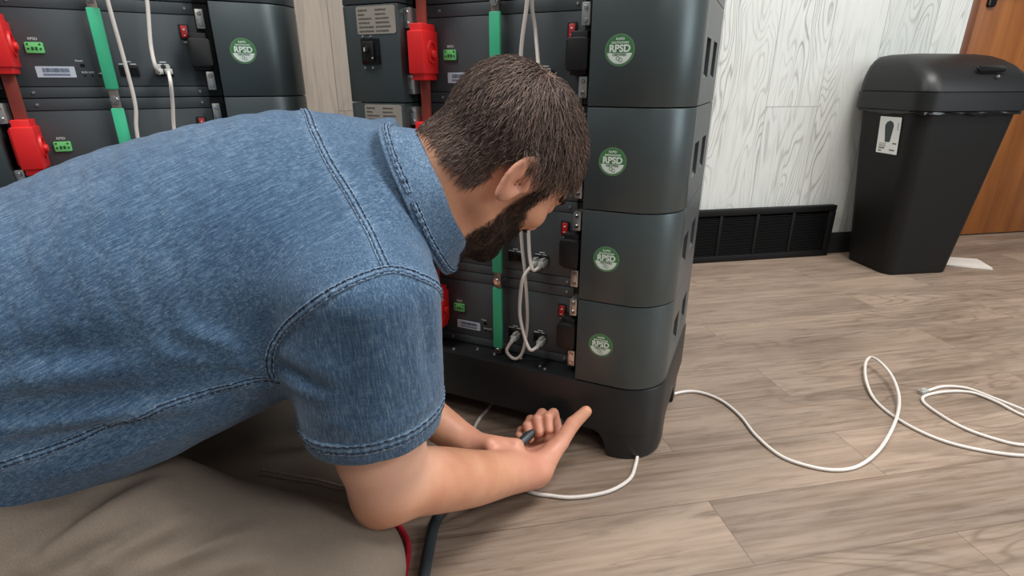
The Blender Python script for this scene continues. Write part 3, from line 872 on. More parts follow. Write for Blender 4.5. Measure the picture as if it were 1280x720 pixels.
def mesh_sdf(f, lo, hi, h, bs=10):
    """naive surface nets on a grid, evaluated only near the surface"""
    lo = np.asarray(lo, float); hi = np.asarray(hi, float)
    nb = np.ceil((hi - lo) / (h * bs)).astype(int)
    N = nb * bs + 1
    bc = np.stack(np.meshgrid(*[np.arange(k) for k in nb], indexing='ij'), -1).reshape(-1, 3)
    cen = lo + (bc + 0.5) * bs * h
    dc = f(cen)
    act = np.abs(dc) < bs * h * 0.5 * 1.7321 * 1.15 + 0.004
    Vv = np.ones(N, np.float32)
    for (i, j, k), d in zip(bc[~act], dc[~act]):
        if d < 0: Vv[i * bs:(i + 1) * bs + 1, j * bs:(j + 1) * bs + 1, k * bs:(k + 1) * bs + 1] = -1
    g = np.stack(np.meshgrid(*[np.arange(bs + 1)] * 3, indexing='ij'), -1).reshape(-1, 3)
    ab = bc[act]
    for s in range(0, len(ab), 60):
        blk = ab[s:s + 60]
        P = lo + h * ((blk * bs)[:, None, :] + g[None]).reshape(-1, 3)
        d = f(P).astype(np.float32).reshape(len(blk), bs + 1, bs + 1, bs + 1)
        for (i, j, k), q in zip(blk, d):
            Vv[i * bs:(i + 1) * bs + 1, j * bs:(j + 1) * bs + 1, k * bs:(k + 1) * bs + 1] = q
    S = Vv < 0
    cnt = np.zeros(N - 1, np.int8)
    sl = lambda a, o, n: a[o[0]:n[0] - 1 + o[0], o[1]:n[1] - 1 + o[1], o[2]:n[2] - 1 + o[2]]
    corners = [(i, j, k) for i in (0, 1) for j in (0, 1) for k in (0, 1)]
    for o in corners: cnt += sl(S, o, N)
    cells = np.argwhere((cnt > 0) & (cnt < 8))
    idx = np.full(N - 1, -1, np.int64); idx[tuple(cells.T)] = np.arange(len(cells))
    acc = np.zeros((len(cells), 3)); num = np.zeros(len(cells))
    for a in corners:
        for ax in range(3):
            if a[ax]: continue
            b = list(a); b[ax] = 1
            va = Vv[tuple((cells + a).T)]; vb = Vv[tuple((cells + b).T)]
            cr = (va < 0) != (vb < 0)
            t = np.where(cr, va / np.where(cr, va - vb, 1), 0)
            p = np.array(a, float)[None].repeat(len(cells), 0); p[:, ax] += t
            acc[cr] += p[cr]; num[cr] += 1
    verts = lo + h * (cells + acc / num[:, None])
    faces = []
    for ax in range(3):
        o1, o2 = [(1, 2), (2, 0), (0, 1)][ax]
        n_ = list(N); n_[ax] -= 1
        s0 = S[tuple(slice(0, N[q] - 1) if q == ax else slice(1, N[q] - 1) for q in range(3))]
        s1 = S[tuple(slice(1, N[q]) if q == ax else slice(1, N[q] - 1) for q in range(3))]
        e = np.argwhere(s0 != s1); sg = s0[tuple(e.T)]
        for q in range(3):
            if q != ax: e[:, q] += 1
        def cell(d1, d2):
            c = e.copy(); c[:, o1] -= d1; c[:, o2] -= d2; return idx[tuple(c.T)]
        qd = np.stack([cell(1, 1), cell(0, 1), cell(0, 0), cell(1, 0)], 1)
        qd[~sg] = qd[~sg][:, ::-1]
        faces.append(qd)
    return verts, np.vstack(faces)

def relax(v, f, it=2, lam=0.5):
    e = np.vstack([f[:, [0, 1]], f[:, [1, 2]], f[:, [2, 3]], f[:, [3, 0]]])
    for _ in range(it):
        s = np.zeros_like(v); c = np.zeros(len(v))
        for a, b in ((0, 1), (1, 0)):
            np.add.at(s, e[:, a], v[e[:, b]]); np.add.at(c, e[:, a], 1)
        v = v + lam * (s / c[:, None] - v)
    return v

def np_mesh(name, v, f, m, parent=None, attrs=None, smooth=True):
    me = bpy.data.meshes.new(name)
    me.from_pydata([tuple(x) for x in v], [], [tuple(int(i) for i in q) for q in f])
    for k, (typ, arr) in (attrs or {}).items():
        a = me.attributes.new(k, typ, 'POINT')
        a.data.foreach_set('value' if typ == 'FLOAT' else 'vector', np.asarray(arr, np.float32).ravel())
    if smooth: me.shade_smooth()
    for mm in (m if isinstance(m, (list, tuple)) else [m]): me.materials.append(mm)
    o = bpy.data.objects.new(name, me); COL.objects.link(o)
    if parent is not None: o.parent = parent
    return o

# ---------------------------------------------------------------- skeleton (metres, world)
SH_R = V3(-0.168, 0.520, 0.440); EL_R = V3(-0.150, 0.532, 0.192); WR_R = V3(0.036, 0.728, 0.050)
SH_L = V3(-0.175, 0.845, 0.520); EL_L = V3(-0.285, 0.815, 0.215); WR_L = V3(-0.082, 0.752, 0.093)
NECK = V3(-0.112, 0.672, 0.512)
HEAD = V3(-0.015, 0.688, 0.556)
HF = unit(V3(0.496, 0.386, -0.778)); HU = V3(0.80, 0.15, 0.584)
HU = unit(HU - HF * (HU @ HF)); HR = np.cross(HF, HU)
NAX = unit(V3(0.92, 0.12, 0.37))                              # neck axis
HM = np.array([HR, HF, HU])                                  # head axes: right, forward, up
KN_R = V3(-0.203, 0.495, 0.092); KN_L = V3(-0.230, 0.730, 0.075)
HIP_R = V3(-0.64, 0.42, 0.215); HIP_L = V3(-0.66, 0.62, 0.24)
AN_R = V3(-0.60, 0.44, 0.055); AN_L = V3(-0.62, 0.68, 0.055)

# ---------------------------------------------------------------- hands
def hand_parts(W, f, p, right, curl, thumb, size=1.0):
    """list of capsules for a hand: W wrist, f towards the fingers, p out of the palm"""
    f = unit(f); p = unit(p - f * (p @ f)); t = np.cross(f, p) * (1 if right else -1)
    at = lambda a, b, c: W + size * (a * f + b * t + c * p)
    palm = []
    for b0, b1, L in ((0.016, 0.030, 0.092), (0.005, 0.010, 0.095), (-0.006, -0.011, 0.090), (-0.017, -0.031, 0.082)):
        palm.append((at(-0.004, b0, 0), at(L, b1, 0.0), 0.0155 * size, 0.0115 * size))
    palm.append((at(0.012, 0.022, 0.008), at(0.050, 0.032, 0.010), 0.016 * size, 0.013 * size))     # ball of the thumb
    palm.append((at(0.015, -0.022, 0.007), at(0.06, -0.030, 0.006), 0.014 * size, 0.011 * size))    # heel
    fingers = []
    for (b, L0, ls, r, sp), cu in zip(((0.030, 0.092, (0.044, 0.027, 0.022), 0.0095, 0.10), (0.010, 0.095, (0.048, 0.031, 0.023), 0.0098, 0.02), (-0.011, 0.090, (0.045, 0.029, 0.022), 0.0093, -0.06), (-0.031, 0.082, (0.035, 0.022, 0.019), 0.0082, -0.15)), curl):
        pt = at(L0, b, 0.0); a = 0.0; pts = [pt]
        for l, c in zip(ls, cu):
            a += math.radians(c)
            d = math.cos(a) * (f + sp * t) + math.sin(a) * p
            pt = pt + size * l * unit(d); pts.append(pt)
        fingers.append((pts, [r * size * 1.08, r * size, r * size * 0.93, r * size * 0.82]))
    tp = [at(*q) for q in thumb]
    fingers.append((tp, [0.0155 * size, 0.0135 * size, 0.0125 * size, 0.0102 * size][:len(tp)]))
    return palm, fingers

fR = V3(0.25, 0.95, -0.10); pR = V3(-0.46, -0.42, 0.76)
HAND_R = hand_parts(WR_R, fR, pR, True,
                    ((70, 96, 62), (73, 98, 62), (76, 98, 62), (80, 96, 62)),
                    ((0.018, 0.024, 0.004), (0.048, 0.044, 0.012), (0.073, 0.068, 0.027), (0.089, 0.095, 0.036)), 1.0)
fL = V3(0.95, -0.03, -0.10); pL = V3(-0.15, -0.60, -0.78)
HAND_L = hand_parts(WR_L, fL, pL, False,
                    ((70, 70, 40), (72, 72, 40), (75, 72, 40), (75, 72, 40)),
                    ((0.016, 0.020, 0.002), (0.048, 0.040, 0.004), (0.082, 0.034, 0.016), (0.110, 0.018, 0.026)), 0.95)

HS = 0.955
def to_head(P): return (P - HEAD) @ HM.T / HS
def f_head(P):
    return HS * f_head_local(to_head(P))
def f_head_local(q):
    d = ell(q, (0, -0.013, 0.034), (0.0755, 0.092, 0.082))                       # cranium
    d = smin(d, ell(q, (0, 0.025, 0.028), (0.066, 0.064, 0.068)), 0.02)          # forehead
    d = smin(d, ell(q, (0, 0.040, -0.045), (0.058, 0.052, 0.062)), 0.03)         # jaw
    d = smin(d, cap(q, (-0.052, 0.0, -0.05), (-0.018, 0.078, -0.085), 0.018, 0.017), 0.02)
    d = smin(d, cap(q, (0.052, 0.0, -0.05), (0.018, 0.078, -0.085), 0.018, 0.017), 0.02)
    d = smin(d, ell(q, (0, 0.080, -0.088), (0.022, 0.018, 0.018)), 0.02)         # chin
    d = smin(d, cap(q, (-0.030, 0.079, 0.034), (0.030, 0.079, 0.034), 0.011, 0.011), 0.012)   # brow
    for s in (-1, 1):
        d = smin(d, ell(q, (s * 0.045, 0.062, -0.008), (0.020, 0.022, 0.018)), 0.02)          # cheekbone
        d = smax(d, -ell(q, (s * 0.032, 0.098, 0.016), (0.017, 0.016, 0.012)), 0.010)         # socket
        d = smin(d, sph(q, (s * 0.031, 0.0775, 0.015), 0.0125), 0.003)                        # eye and lids
    d = smin(d, cap(q, (0, 0.087, 0.022), (0, 0.109, -0.014), 0.008, 0.0110), 0.010)          # nose
    for s in (-1, 1): d = smin(d, sph(q, (s * 0.012, 0.100, -0.019), 0.0085), 0.006)
    d = smin(d, ell(q, (0, 0.090, -0.042), (0.024, 0.010, 0.006)), 0.006)
    d = smin(d, ell(q, (0, 0.088, -0.054), (0.021, 0.010, 0.007)), 0.006)
    d = smax(d, -ell(q, (0, 0.101, -0.0482), (0.022, 0.006, 0.0016)), 0.003)
    for s in (-1, 1):                                                                         # ears
        a = math.radians(-14)
        Re = np.array([(s * 0.985, 0.17, 0), (s * -0.17 * math.cos(a), 0.985 * math.cos(a), -math.sin(a)), (0, math.sin(a), math.cos(a))])
        Re = np.array([unit(Re[0]), unit(Re[1] - Re[0] * (Re[1] @ unit(Re[0]))), (0, 0, 0)]); Re[2] = np.cross(Re[0], Re[1]) * s
        c = V3(s * 0.082, -0.012, 0.002)
        e = ell(q, c, (0.0075, 0.0195, 0.0325), Re)
        e = smin(e, ell(q, c + V3(s * 0.0, 0.004, -0.024), (0.007, 0.011, 0.012), Re), 0.006)
        e = smax(e, -ell(q, c + Re[0] * 0.0085 + Re[1] * 0.002 + Re[2] * 0.005, (0.0095, 0.0140, 0.0255), Re), 0.002)
        e = smin(e, ell(q, c - Re[1] * 0.004 + Re[2] * 0.005 + Re[0] * 0.001, (0.0055, 0.0035, 0.015), Re), 0.003)
        e = smax(e, -sph(q, c + Re[0] * 0.006 + Re[1] * 0.007 - Re[2] * 0.006, 0.0095), 0.002)
        e = smin(e, sph(q, c + Re[1] * 0.0185 - Re[2] * 0.006, 0.005), 0.004)
        d = smin(d, e, 0.005)
    return d

FA_U = unit(WR_R - EL_R)
def limb(P, pts, rad, n=22):
    C = spline(pts, n); r = spline(np.stack([rad, rad, rad], 1), n)[:, 0]
    out = np.full(len(P), 1e9)
    for i in range(n - 1): out = np.minimum(out, cap(P, C[i], C[i + 1], r[i], r[i + 1]))
    return out
def f_arm_r(P):
    up = unit(EL_R - SH_R)
    d = chain(P, [SH_R, SH_R + up * 0.11, SH_R + up * 0.2, EL_R], [0.050, 0.053, 0.051, 0.044], 0.008)
    fa = EL_R + (WR_R - EL_R) * 0.25 + V3(0, 0, 0.000)
    d = smin(d, limb(P, [EL_R, fa, EL_R + (WR_R - EL_R) * 0.5 + V3(0, 0, -0.003), EL_R + (WR_R - EL_R) * 0.75, WR_R], [0.041, 0.0430, 0.0395, 0.0335, 0.0285]), 0.022)
    d = smin(d, sph(P, EL_R + V3(-0.012, -0.004, -0.020), 0.022), 0.025)
    return d
def f_arm_l(P):
    up = unit(EL_L - SH_L)
    d = chain(P, [SH_L, SH_L + up * 0.12, EL_L], [0.050, 0.050, 0.042], 0.008)
    return smin(d, limb(P, [EL_L, EL_L + (WR_L - EL_L) * 0.33, EL_L + (WR_L - EL_L) * 0.7, WR_L], [0.042, 0.044, 0.034, 0.027]), 0.02)
def f_hand(P, hand):
    palm, fingers = hand
    d = None
    for a, b, ra, rb in palm:
        q = cap(P, a, b, ra, rb); d = q if d is None else smin(d, q, 0.010)
    for pts, rad in fingers:
        d = smin(d, chain(P, pts, rad, 0.003), 0.0055)
    return d
def f_neck(P):
    return smin(chain(P, [V3(-0.16, 0.67, 0.495), NECK, HEAD - HF * 0.035 - HU * 0.045], [0.06, 0.060, 0.056], 0.02), cap(P, NECK + V3(0.02, -0.005, -0.035), HEAD + HF * 0.02 - HU * 0.06, 0.045, 0.035), 0.03)
def f_head_neck(P): return smin(f_head(P), f_neck(P), 0.025)
def near(P, f, c, r, far):
    """evaluate f only near c; elsewhere a safe lower bound"""
    dist = np.linalg.norm(P - c, axis=1)
    out = dist - r
    m = dist < r + far
    if m.any(): out[m] = f(P[m])
    return out
def f_body(P):
    d = near(P, f_head, HEAD + HF * 0.01, 0.16, 0.06)
    d = smin(d, f_neck(P), 0.025)
    d = smin(d, f_arm_r(P), 0.02)
    d = smin(d, f_arm_l(P), 0.02)
    d = smin(d, cap(P, SH_L, SH_R, 0.045, 0.045), 0.03)
    d = smin(d, etube(P, [(-0.19, 0.675, 0.475), (-0.42, 0.60, 0.43), (-0.62, 0.52, 0.31)], [0.14, 0.13, 0.13], [0.08, 0.08, 0.085], [(0.06, -0.95, -0.28)] * 3, 12), 0.05)
    for hp, kn, an in ((HIP_R, KN_R, AN_R), (HIP_L, KN_L, AN_L)):
        d = smin(d, chain(P, [hp, kn], [0.075, 0.048], 0.02), 0.04)
        d = smin(d, chain(P, [kn * V3(1, 1, 0) + V3(-0.01, 0, 0.06), (kn + an) / 2 + V3(-0.05, 0, 0), an], [0.045, 0.045, 0.035], 0.02), 0.012)
    d = smin(d, near(P, lambda q: f_hand(q, HAND_R), WR_R + 0.09 * unit(fR), 0.14, 0.05), 0.014)
    d = smin(d, near(P, lambda q: f_hand(q, HAND_L), WR_L + 0.09 * unit(fL), 0.14, 0.05), 0.014)
    return d

# ---------------------------------------------------------------- shirt
WD = V3(0.06, -0.95, -0.28)                                   # across the shoulders
TORSO = [V3(-0.165, 0.675, 0.487), V3(-0.28, 0.665, 0.490), V3(-0.42, 0.605, 0.452), V3(-0.56, 0.54, 0.395), V3(-0.72, 0.48, 0.31)]
SL_END = SH_R + unit(EL_R - SH_R) * 0.158
FOLDS = [(V3(*a), V3(*b), w_, h_ * 1.25) for a, b, w_, h_ in (     # start, end, width, height of each crease
    ((-0.47, 0.395, 0.385), (-0.340, 0.444, 0.374), 0.013, -0.007), ((-0.47, 0.395, 0.365), (-0.300, 0.459, 0.355), 0.011, 0.007), ((-0.46, 0.40, 0.345), (-0.33, 0.447, 0.345), 0.010, -0.005),
    ((-0.3257, 0.449, 0.4149), (-0.2546, 0.4781, 0.3616), 0.010, 0.006), ((-0.3150, 0.452, 0.3990), (-0.2500, 0.4770, 0.3700), 0.008, -0.006), ((-0.3043, 0.4581, 0.4351), (-0.2451, 0.4756, 0.3787), 0.010, 0.006),
    ((-0.295, 0.461, 0.418), (-0.245, 0.476, 0.386), 0.007, -0.005), ((-0.435, 0.409, 0.4049), (-0.3284, 0.4487, 0.4025), 0.016, 0.005), ((-0.45, 0.40, 0.43), (-0.36, 0.44, 0.425), 0.014, -0.004),
    ((-0.1181, 0.4715, 0.4776), (-0.1295, 0.4512, 0.3796), 0.012, 0.003), ((-0.0916, 0.4846, 0.4647), (-0.0832, 0.4931, 0.3545), 0.010, -0.004), ((-0.150, 0.452, 0.44), (-0.160, 0.447, 0.36), 0.010, -0.003),
    ((-0.1846, 0.4501, 0.3626), (-0.2317, 0.4761, 0.3738), 0.008, 0.005), ((-0.1571, 0.4458, 0.3914), (-0.2255, 0.4716, 0.4031), 0.009, 0.004), ((-0.172, 0.447, 0.378), (-0.228, 0.473, 0.388), 0.006, -0.004),
    ((-0.0843, 0.4935, 0.3349), (-0.1344, 0.4514, 0.325), 0.007, 0.004), ((-0.20, 0.462, 0.345), (-0.16, 0.449, 0.33), 0.007, 0.003),
    ((-0.43, 0.404, 0.30), (-0.31, 0.45, 0.315), 0.012, 0.006), ((-0.40, 0.41, 0.285), (-0.29, 0.46, 0.30), 0.009, -0.005))]
def f_fold(P):
    out = np.zeros(len(P))
    for a, b, wd, h in FOLDS:
        dd = b - a; t = ((P - a) @ dd) / (dd @ dd); tc = np.clip(t, 0, 1)
        r = np.linalg.norm(P - a - tc[:, None] * dd, axis=1)
        out += h * np.exp(-(r / wd) ** 2) * np.sin(np.pi * np.clip(tc, 0.04, 0.96)) ** 0.5
    return out
def waves(P, amp, s=1.0):
    x, y, z = (P * s).T
    return amp * (np.sin(23 * x + 9 * z + 1.0) * np.sin(19 * y - 13 * z + 2.0) + 0.6 * np.sin(41 * x - 30 * y + 17 * z) * np.sin(37 * z + 21 * x + 0.5) + 0.35 * np.sin(73 * x + 61 * y + 20 * z) * np.sin(67 * z - 59 * x))
def f_shirt_torso(P):
    d = etube(P, TORSO, [0.155, 0.180, 0.178, 0.170, 0.160], [0.096, 0.122, 0.128, 0.122, 0.115], [WD] * 5, 26)
    d = smin(d, cap(P, SH_R + V3(-0.01, 0.03, 0.0), SH_L + V3(-0.01, -0.02, 0), 0.072, 0.066), 0.06)
    d = smin(d, cap(P, V3(-0.145, 0.672, 0.497), V3(-0.112, 0.672, 0.506), 0.074, 0.06), 0.03)
    # loose front hanging below the chest and belly
    d = smin(d, cap(P, V3(-0.27, 0.55, 0.385), V3(-0.62, 0.44, 0.265), 0.075, 0.09), 0.05)
    return d
def f_shirt_sleeve(P):
    up = unit(EL_R - SH_R)
    d = etube(P, [SH_R + V3(0.014, 0.004, 0.006), SH_R + up * 0.08 + V3(0.004, 0, 0), SL_END + up * 0.04 + V3(-0.008, 0, 0)], [0.080, 0.082, 0.077], [0.078, 0.078, 0.075], [V3(1, 0, 0)] * 3, 16)
    return smax(d, (P - SL_END) @ up, 0.006)
def f_shirt_sleeve_l(P):
    up = unit(EL_L - SH_L); e = SH_L + up * 0.2
    return smax(cap(P, SH_L, e + up * 0.03, 0.075, 0.075), (P - e) @ up, 0.006)
def f_shirt(P):
    t = f_shirt_torso(P)
    d = smin(smin(t, f_shirt_sleeve(P), 0.022), f_shirt_sleeve_l(P), 0.03)
    d = d - f_fold(P) - waves(P, 0.0016)
    # openings: sleeve ends hollowed round the arms, neck cut square to the neck axis
    up = unit(EL_R - SH_R)
    d = smax(d, -cap(P, SL_END - up * 0.03 + V3(-0.003, 0, 0), SL_END + up * 0.05 + V3(-0.007, 0, 0), 0.066, 0.066), 0.004)
    d = smax(d, (P - (NECK - NAX * 0.004)) @ NAX, 0.004)
    return d

# ---------------------------------------------------------------- trousers
PFOLDS = [(V3(*a), V3(*b), w_ * 0.9, h_ * 1.6) for a, b, w_, h_ in (
    ((-0.4598, 0.3701, 0.2414), (-0.3887, 0.4607, 0.2635), 0.010, -0.009), ((-0.4377, 0.3716, 0.233), (-0.3697, 0.4617, 0.2576), 0.011, 0.008), ((-0.4159, 0.373, 0.2266), (-0.3573, 0.4213, 0.2366), 0.009, -0.008),
    ((-0.40, 0.376, 0.225), (-0.335, 0.435, 0.232), 0.011, 0.006), ((-0.3646, 0.3902, 0.2243), (-0.2846, 0.453, 0.2122), 0.010, -0.006), ((-0.345, 0.394, 0.212), (-0.272, 0.449, 0.205), 0.010, 0.005),
    ((-0.324, 0.3997, 0.2015), (-0.2425, 0.4435, 0.1976), 0.009, -0.005), ((-0.30, 0.41, 0.19), (-0.23, 0.44, 0.186), 0.009, 0.004), ((-0.3659, 0.6066, 0.1877), (-0.2594, 0.673, 0.1655), 0.012, 0.006),
    ((-0.34, 0.62, 0.16), (-0.24, 0.67, 0.14), 0.009, -0.006), ((-0.27, 0.43, 0.195), (-0.20, 0.47, 0.175), 0.010, -0.004))]
def f_trousers(P):
    d = etube(P, [(-0.54, 0.51, 0.24), (-0.64, 0.51, 0.225), (-0.78, 0.50, 0.21)], [0.165, 0.175, 0.15], [0.12, 0.125, 0.11], [WD * V3(1, 1, 0.3)] * 3, 10)
    for hp, kn, an in ((HIP_R, KN_R, AN_R), (HIP_L, KN_L, AN_L)):
        leg = chain(P, [hp + V3(0.02, 0, 0), (hp * 0.5 + kn * 0.5) + V3(0, 0, 0.012), kn], [0.105, 0.095, 0.074], 0.03)
        leg = smin(leg, chain(P, [kn * V3(1, 1, 0) + V3(-0.02, 0, 0.062), (kn + an) / 2 + V3(0, 0, 0.0), an], [0.062, 0.062, 0.050], 0.02), 0.025)
        d = smin(d, leg, 0.03)
    out = np.zeros(len(P))
    for a, b, wd, h in PFOLDS:
        dd = b - a; tc = np.clip(((P - a) @ dd) / (dd @ dd), 0, 1)
        r = np.linalg.norm(P - a - tc[:, None] * dd, axis=1)
        out += h * np.exp(-(r / wd) ** 2) * np.sin(np.pi * np.clip(tc, 0.04, 0.96)) ** 0.5
    d = d - out - waves(P, 0.0018, 0.8)
    return smax(d, 0.004 - P[:, 2], 0.006)

# ---------------------------------------------------------------- materials for the man
def skin_material():
    m = base_mat('skin', (204, 150, 120), 0.46)
    t = NT(m)
    v = t.coord()
    a = t.noise(v, 14, 4, 0.6); b = t.noise(v, 90, 3, 0.6)
    c = t.ramp(a, [(0.3, (200, 140, 110)), (0.55, (214, 158, 126)), (0.8, (222, 172, 142))])
    c = t.mix(t.math('MULTIPLY', b, 0.2), c, lin((194, 122, 98)))
    # attributes: pink of palms and knuckles, shaved-hair shadow of the beard area
    pk = t.n('ShaderNodeAttribute', attribute_name='pink').outputs['Fac']
    pale = t.n('ShaderNodeAttribute', attribute_name='pale').outputs['Fac']
    c = t.mix(t.math('MULTIPLY', pk, 0.45), c, lin((216, 150, 132)))
    c = t.mix(t.math('MULTIPLY', pale, 0.6), c, lin((226, 182, 160)))
    hr = t.n('ShaderNodeAttribute', attribute_name='hairline').outputs['Fac']
    c = t.mix(t.math('MULTIPLY', hr, 0.8), c, lin((64, 46, 38)))
    t.color(c)
    m.node_tree.nodes['Principled BSDF'].inputs['Subsurface Weight'].default_value = 0.12
    m.node_tree.nodes['Principled BSDF'].inputs['Subsurface Radius'].default_value = (0.012, 0.005, 0.003)
    m.node_tree.nodes['Principled BSDF'].inputs['Subsurface Scale'].default_value = 0.5
    t.bump(t.noise(v, 420, 3, 0.6), 0.12, 0.0008)
    return m
def denim_material(name, light, mid, dark):
    m = base_mat(name, mid, 0.82, 0, 0.2)
    t = NT(m)
    v = t.n('ShaderNodeAttribute', attribute_name='weave').outputs['Vector']
    v0 = t.coord()
    slub = t.noise(t.mapping(v, scale=(52, 600, 600)), 1.0, 3, 0.65, 0.12)
    slub2 = t.noise(t.mapping(v, scale=(260, 60, 260)), 1.0, 2, 0.6, 0.1)
    grit = t.noise(v, 760, 3, 0.75)
    fade = t.noise(v0, 7, 4, 0.55)
    k = t.math('ADD', t.math('ADD', t.math('MULTIPLY', slub, 0.46), t.math('MULTIPLY', slub2, 0.16)), t.math('ADD', t.math('MULTIPLY', grit, 0.34), t.math('MULTIPLY', t.math('SUBTRACT', fade, 0.5), 0.18)))
    wear = t.n('ShaderNodeAttribute', attribute_name='wear').outputs['Fac']
    k = t.math('ADD', k, t.math('MULTIPLY', wear, t.math('MULTIPLY_ADD', slub, 0.2, 0.06)))
    t.color(t.ramp(k, [(0.30, dark), (0.48, mid), (0.68, light), (0.85, tuple(min(255, x + 40) for x in light))]))
    t.bump(t.math('ADD', slub, t.math('MULTIPLY', grit, 0.7)), 0.35, 0.0009)
    b = m.node_tree.nodes['Principled BSDF']
    b.inputs['Sheen Weight'].default_value = 0.15
    return m
M['skin'] = skin_material()
M['denim'] = denim_material('blue_denim', (120, 143, 164), (62, 89, 117), (24, 42, 66))
M['denimseam'] = denim_material('faded_denim_seam', (136, 157, 176), (72, 99, 127), (24, 42, 66))
M['thread'] = grain_mat('dark_blue_thread', (18, 32, 56), 0.8)
def cloth_material(name, a, b_, freq=900):
    m = base_mat(name, a, 0.85, 0, 0.2)
    t = NT(m); v = t.coord()
    n1 = t.noise(v, 6, 4, 0.6); n2 = t.noise(v, freq, 2, 0.5)
    t.color(t.ramp(t.math('ADD', t.math('MULTIPLY', n1, 0.6), t.math('MULTIPLY', n2, 0.4)), [(0.35, b_), (0.65, a)]))
    t.bump(n2, 0.3, 0.0008)
    return m
M['chinothread'] = grain_mat('brown_thread', (70, 60, 52), 0.8)
M['chino'] = cloth_material('taupe_chino', (122, 110, 99), (98, 88, 79))
def hair_material(name, a, b_):
    m = base_mat(name, a, 0.42, 0, 0.45)
    t = NT(m)
    sh = t.n('ShaderNodeAttribute', attribute_name='shade').outputs['Fac']
    t.color(t.ramp(sh, [(0.0, b_), (1.0, a)]))
    return m
M['hair'] = hair_material('brown_hair', (136, 113, 102), (58, 45, 41))
M['beard'] = hair_material('dark_beard', (70, 50, 40), (30, 21, 18))

# ---------------------------------------------------------------- build the body
LO, HI = (-0.80, 0.30, -0.005), (0.22, 0.96, 0.72)
bv, bf = mesh_sdf(f_body, LO, HI, 0.0032)
bv = relax(bv, bf, 1, 0.4)
def ss(e0, e1, x): t = np.clip((x - e0) / (e1 - e0), 0, 1); return t * t * (3 - 2 * t)
hq = to_head(bv)
hd_d = np.linalg.norm(hq, axis=1)
def hair_zone(q):
    """>0 where scalp hair grows, in head axes"""
    x, y, z = q.T
    ax = np.abs(x)
    line = np.where(y > 0.045, 0.082 - 0.02 * np.clip((ax - 0.03) / 0.04, 0, 1), np.where(y > -0.002, 0.020 + (y - 0.0) * 0.9, -0.053 + np.clip((y + 0.03) / 0.028, 0, 1) * 0.086))
    z_line = np.where(y > 0.045, line, line)
    return (z - z_line)
def beard_zone(q):
    x, y, z = q.T
    ax = np.abs(x)
    jaw = (y > 0.032 + np.clip((z + 0.06) * 0.12, -0.01, 0.01)) & (z < -0.004 - np.clip(y - 0.035, 0, 1) * 0.75) & (z > -0.125)
    side = (ax > 0.045) & (y > 0.022) & (y < 0.043) & (z < 0.03) & (z > -0.1)
    must = (y > 0.080) & (z < -0.022) & (z > -0.042) & (ax < 0.035)
    return jaw | side | must
ear_d = np.linalg.norm((hq - V3(0, -0.004, 0.002)) * V3(0, 1.2, 1), axis=1)
hz = ss(-0.004, 0.010, hair_zone(hq)) * ((ear_d > 0.033) | (np.abs(hq[:, 0]) < 0.055)) * (hd_d < 0.19) * (hq[:, 2] > -0.07) * (np.abs(hq[:, 0]) < 0.0835)
bz = beard_zone(hq).astype(float) * (hd_d < 0.15)
handc = np.minimum(np.linalg.norm(bv - (WR_R + unit(fR) * 0.08), axis=1), np.linalg.norm(bv - (WR_L + unit(fL) * 0.08), axis=1))
pink = np.clip(1 - ss(0.06, 0.13, handc) + 0.8 * (1 - ss(0.025, 0.04, np.linalg.norm(hq - V3(0.082, -0.01, 0), axis=1))), 0, 1)
tt = (bv - SH_R) @ unit(EL_R - SH_R)
pale = (1 - ss(0.215, 0.27, tt)) * (np.linalg.norm(bv - (SH_R + EL_R) / 2, axis=1) < 0.2)
person = np_mesh('person', bv, bf, M['skin'], None, {'hairline': ('FLOAT', np.maximum(hz, bz * 0.75)), 'pink': ('FLOAT', pink), 'pale': ('FLOAT', pale)})
tag(person, 'kneeling bearded man in a blue denim shirt bending towards the right battery tower', 'person')

# shirt
sv, sf = mesh_sdf(f_shirt, (-0.86, 0.28, 0.18), (0.02, 0.96, 0.68), 0.0045)
sv = relax(sv, sf, 1, 0.4)
tors = f_shirt_torso(sv); slv = f_shirt_sleeve(sv)
ax_t = unit(TORSO[3] - TORSO[1]); ax_w = unit(WD - ax_t * (WD @ ax_t)); ax_n = np.cross(ax_t, ax_w)
up_r = unit(EL_R - SH_R); a1 = unit(np.cross(up_r, V3(0, 1, 0))); a2 = np.cross(up_r, a1)
wv = np.where((slv < tors)[:, None], (sv - SH_R) @ np.array([up_r, a1, a2]).T, sv @ np.array([unit(ax_t + 0.25 * ax_w), unit(ax_w - 0.25 * ax_t), ax_n]).T)
wear0 = np.zeros(len(sv))
shirt = np_mesh('shirt', sv, sf, M['denim'], person, {'weave': ('FLOAT_VECTOR', wv), 'wear': ('FLOAT', wear0)})
# trousers
tv, tf = mesh_sdf(f_trousers, (-0.95, 0.26, -0.01), (-0.08, 0.86, 0.48), 0.0055)
tv = relax(tv, tf, 1, 0.4)
trousers = np_mesh('trousers', tv, tf, M['chino'], person)

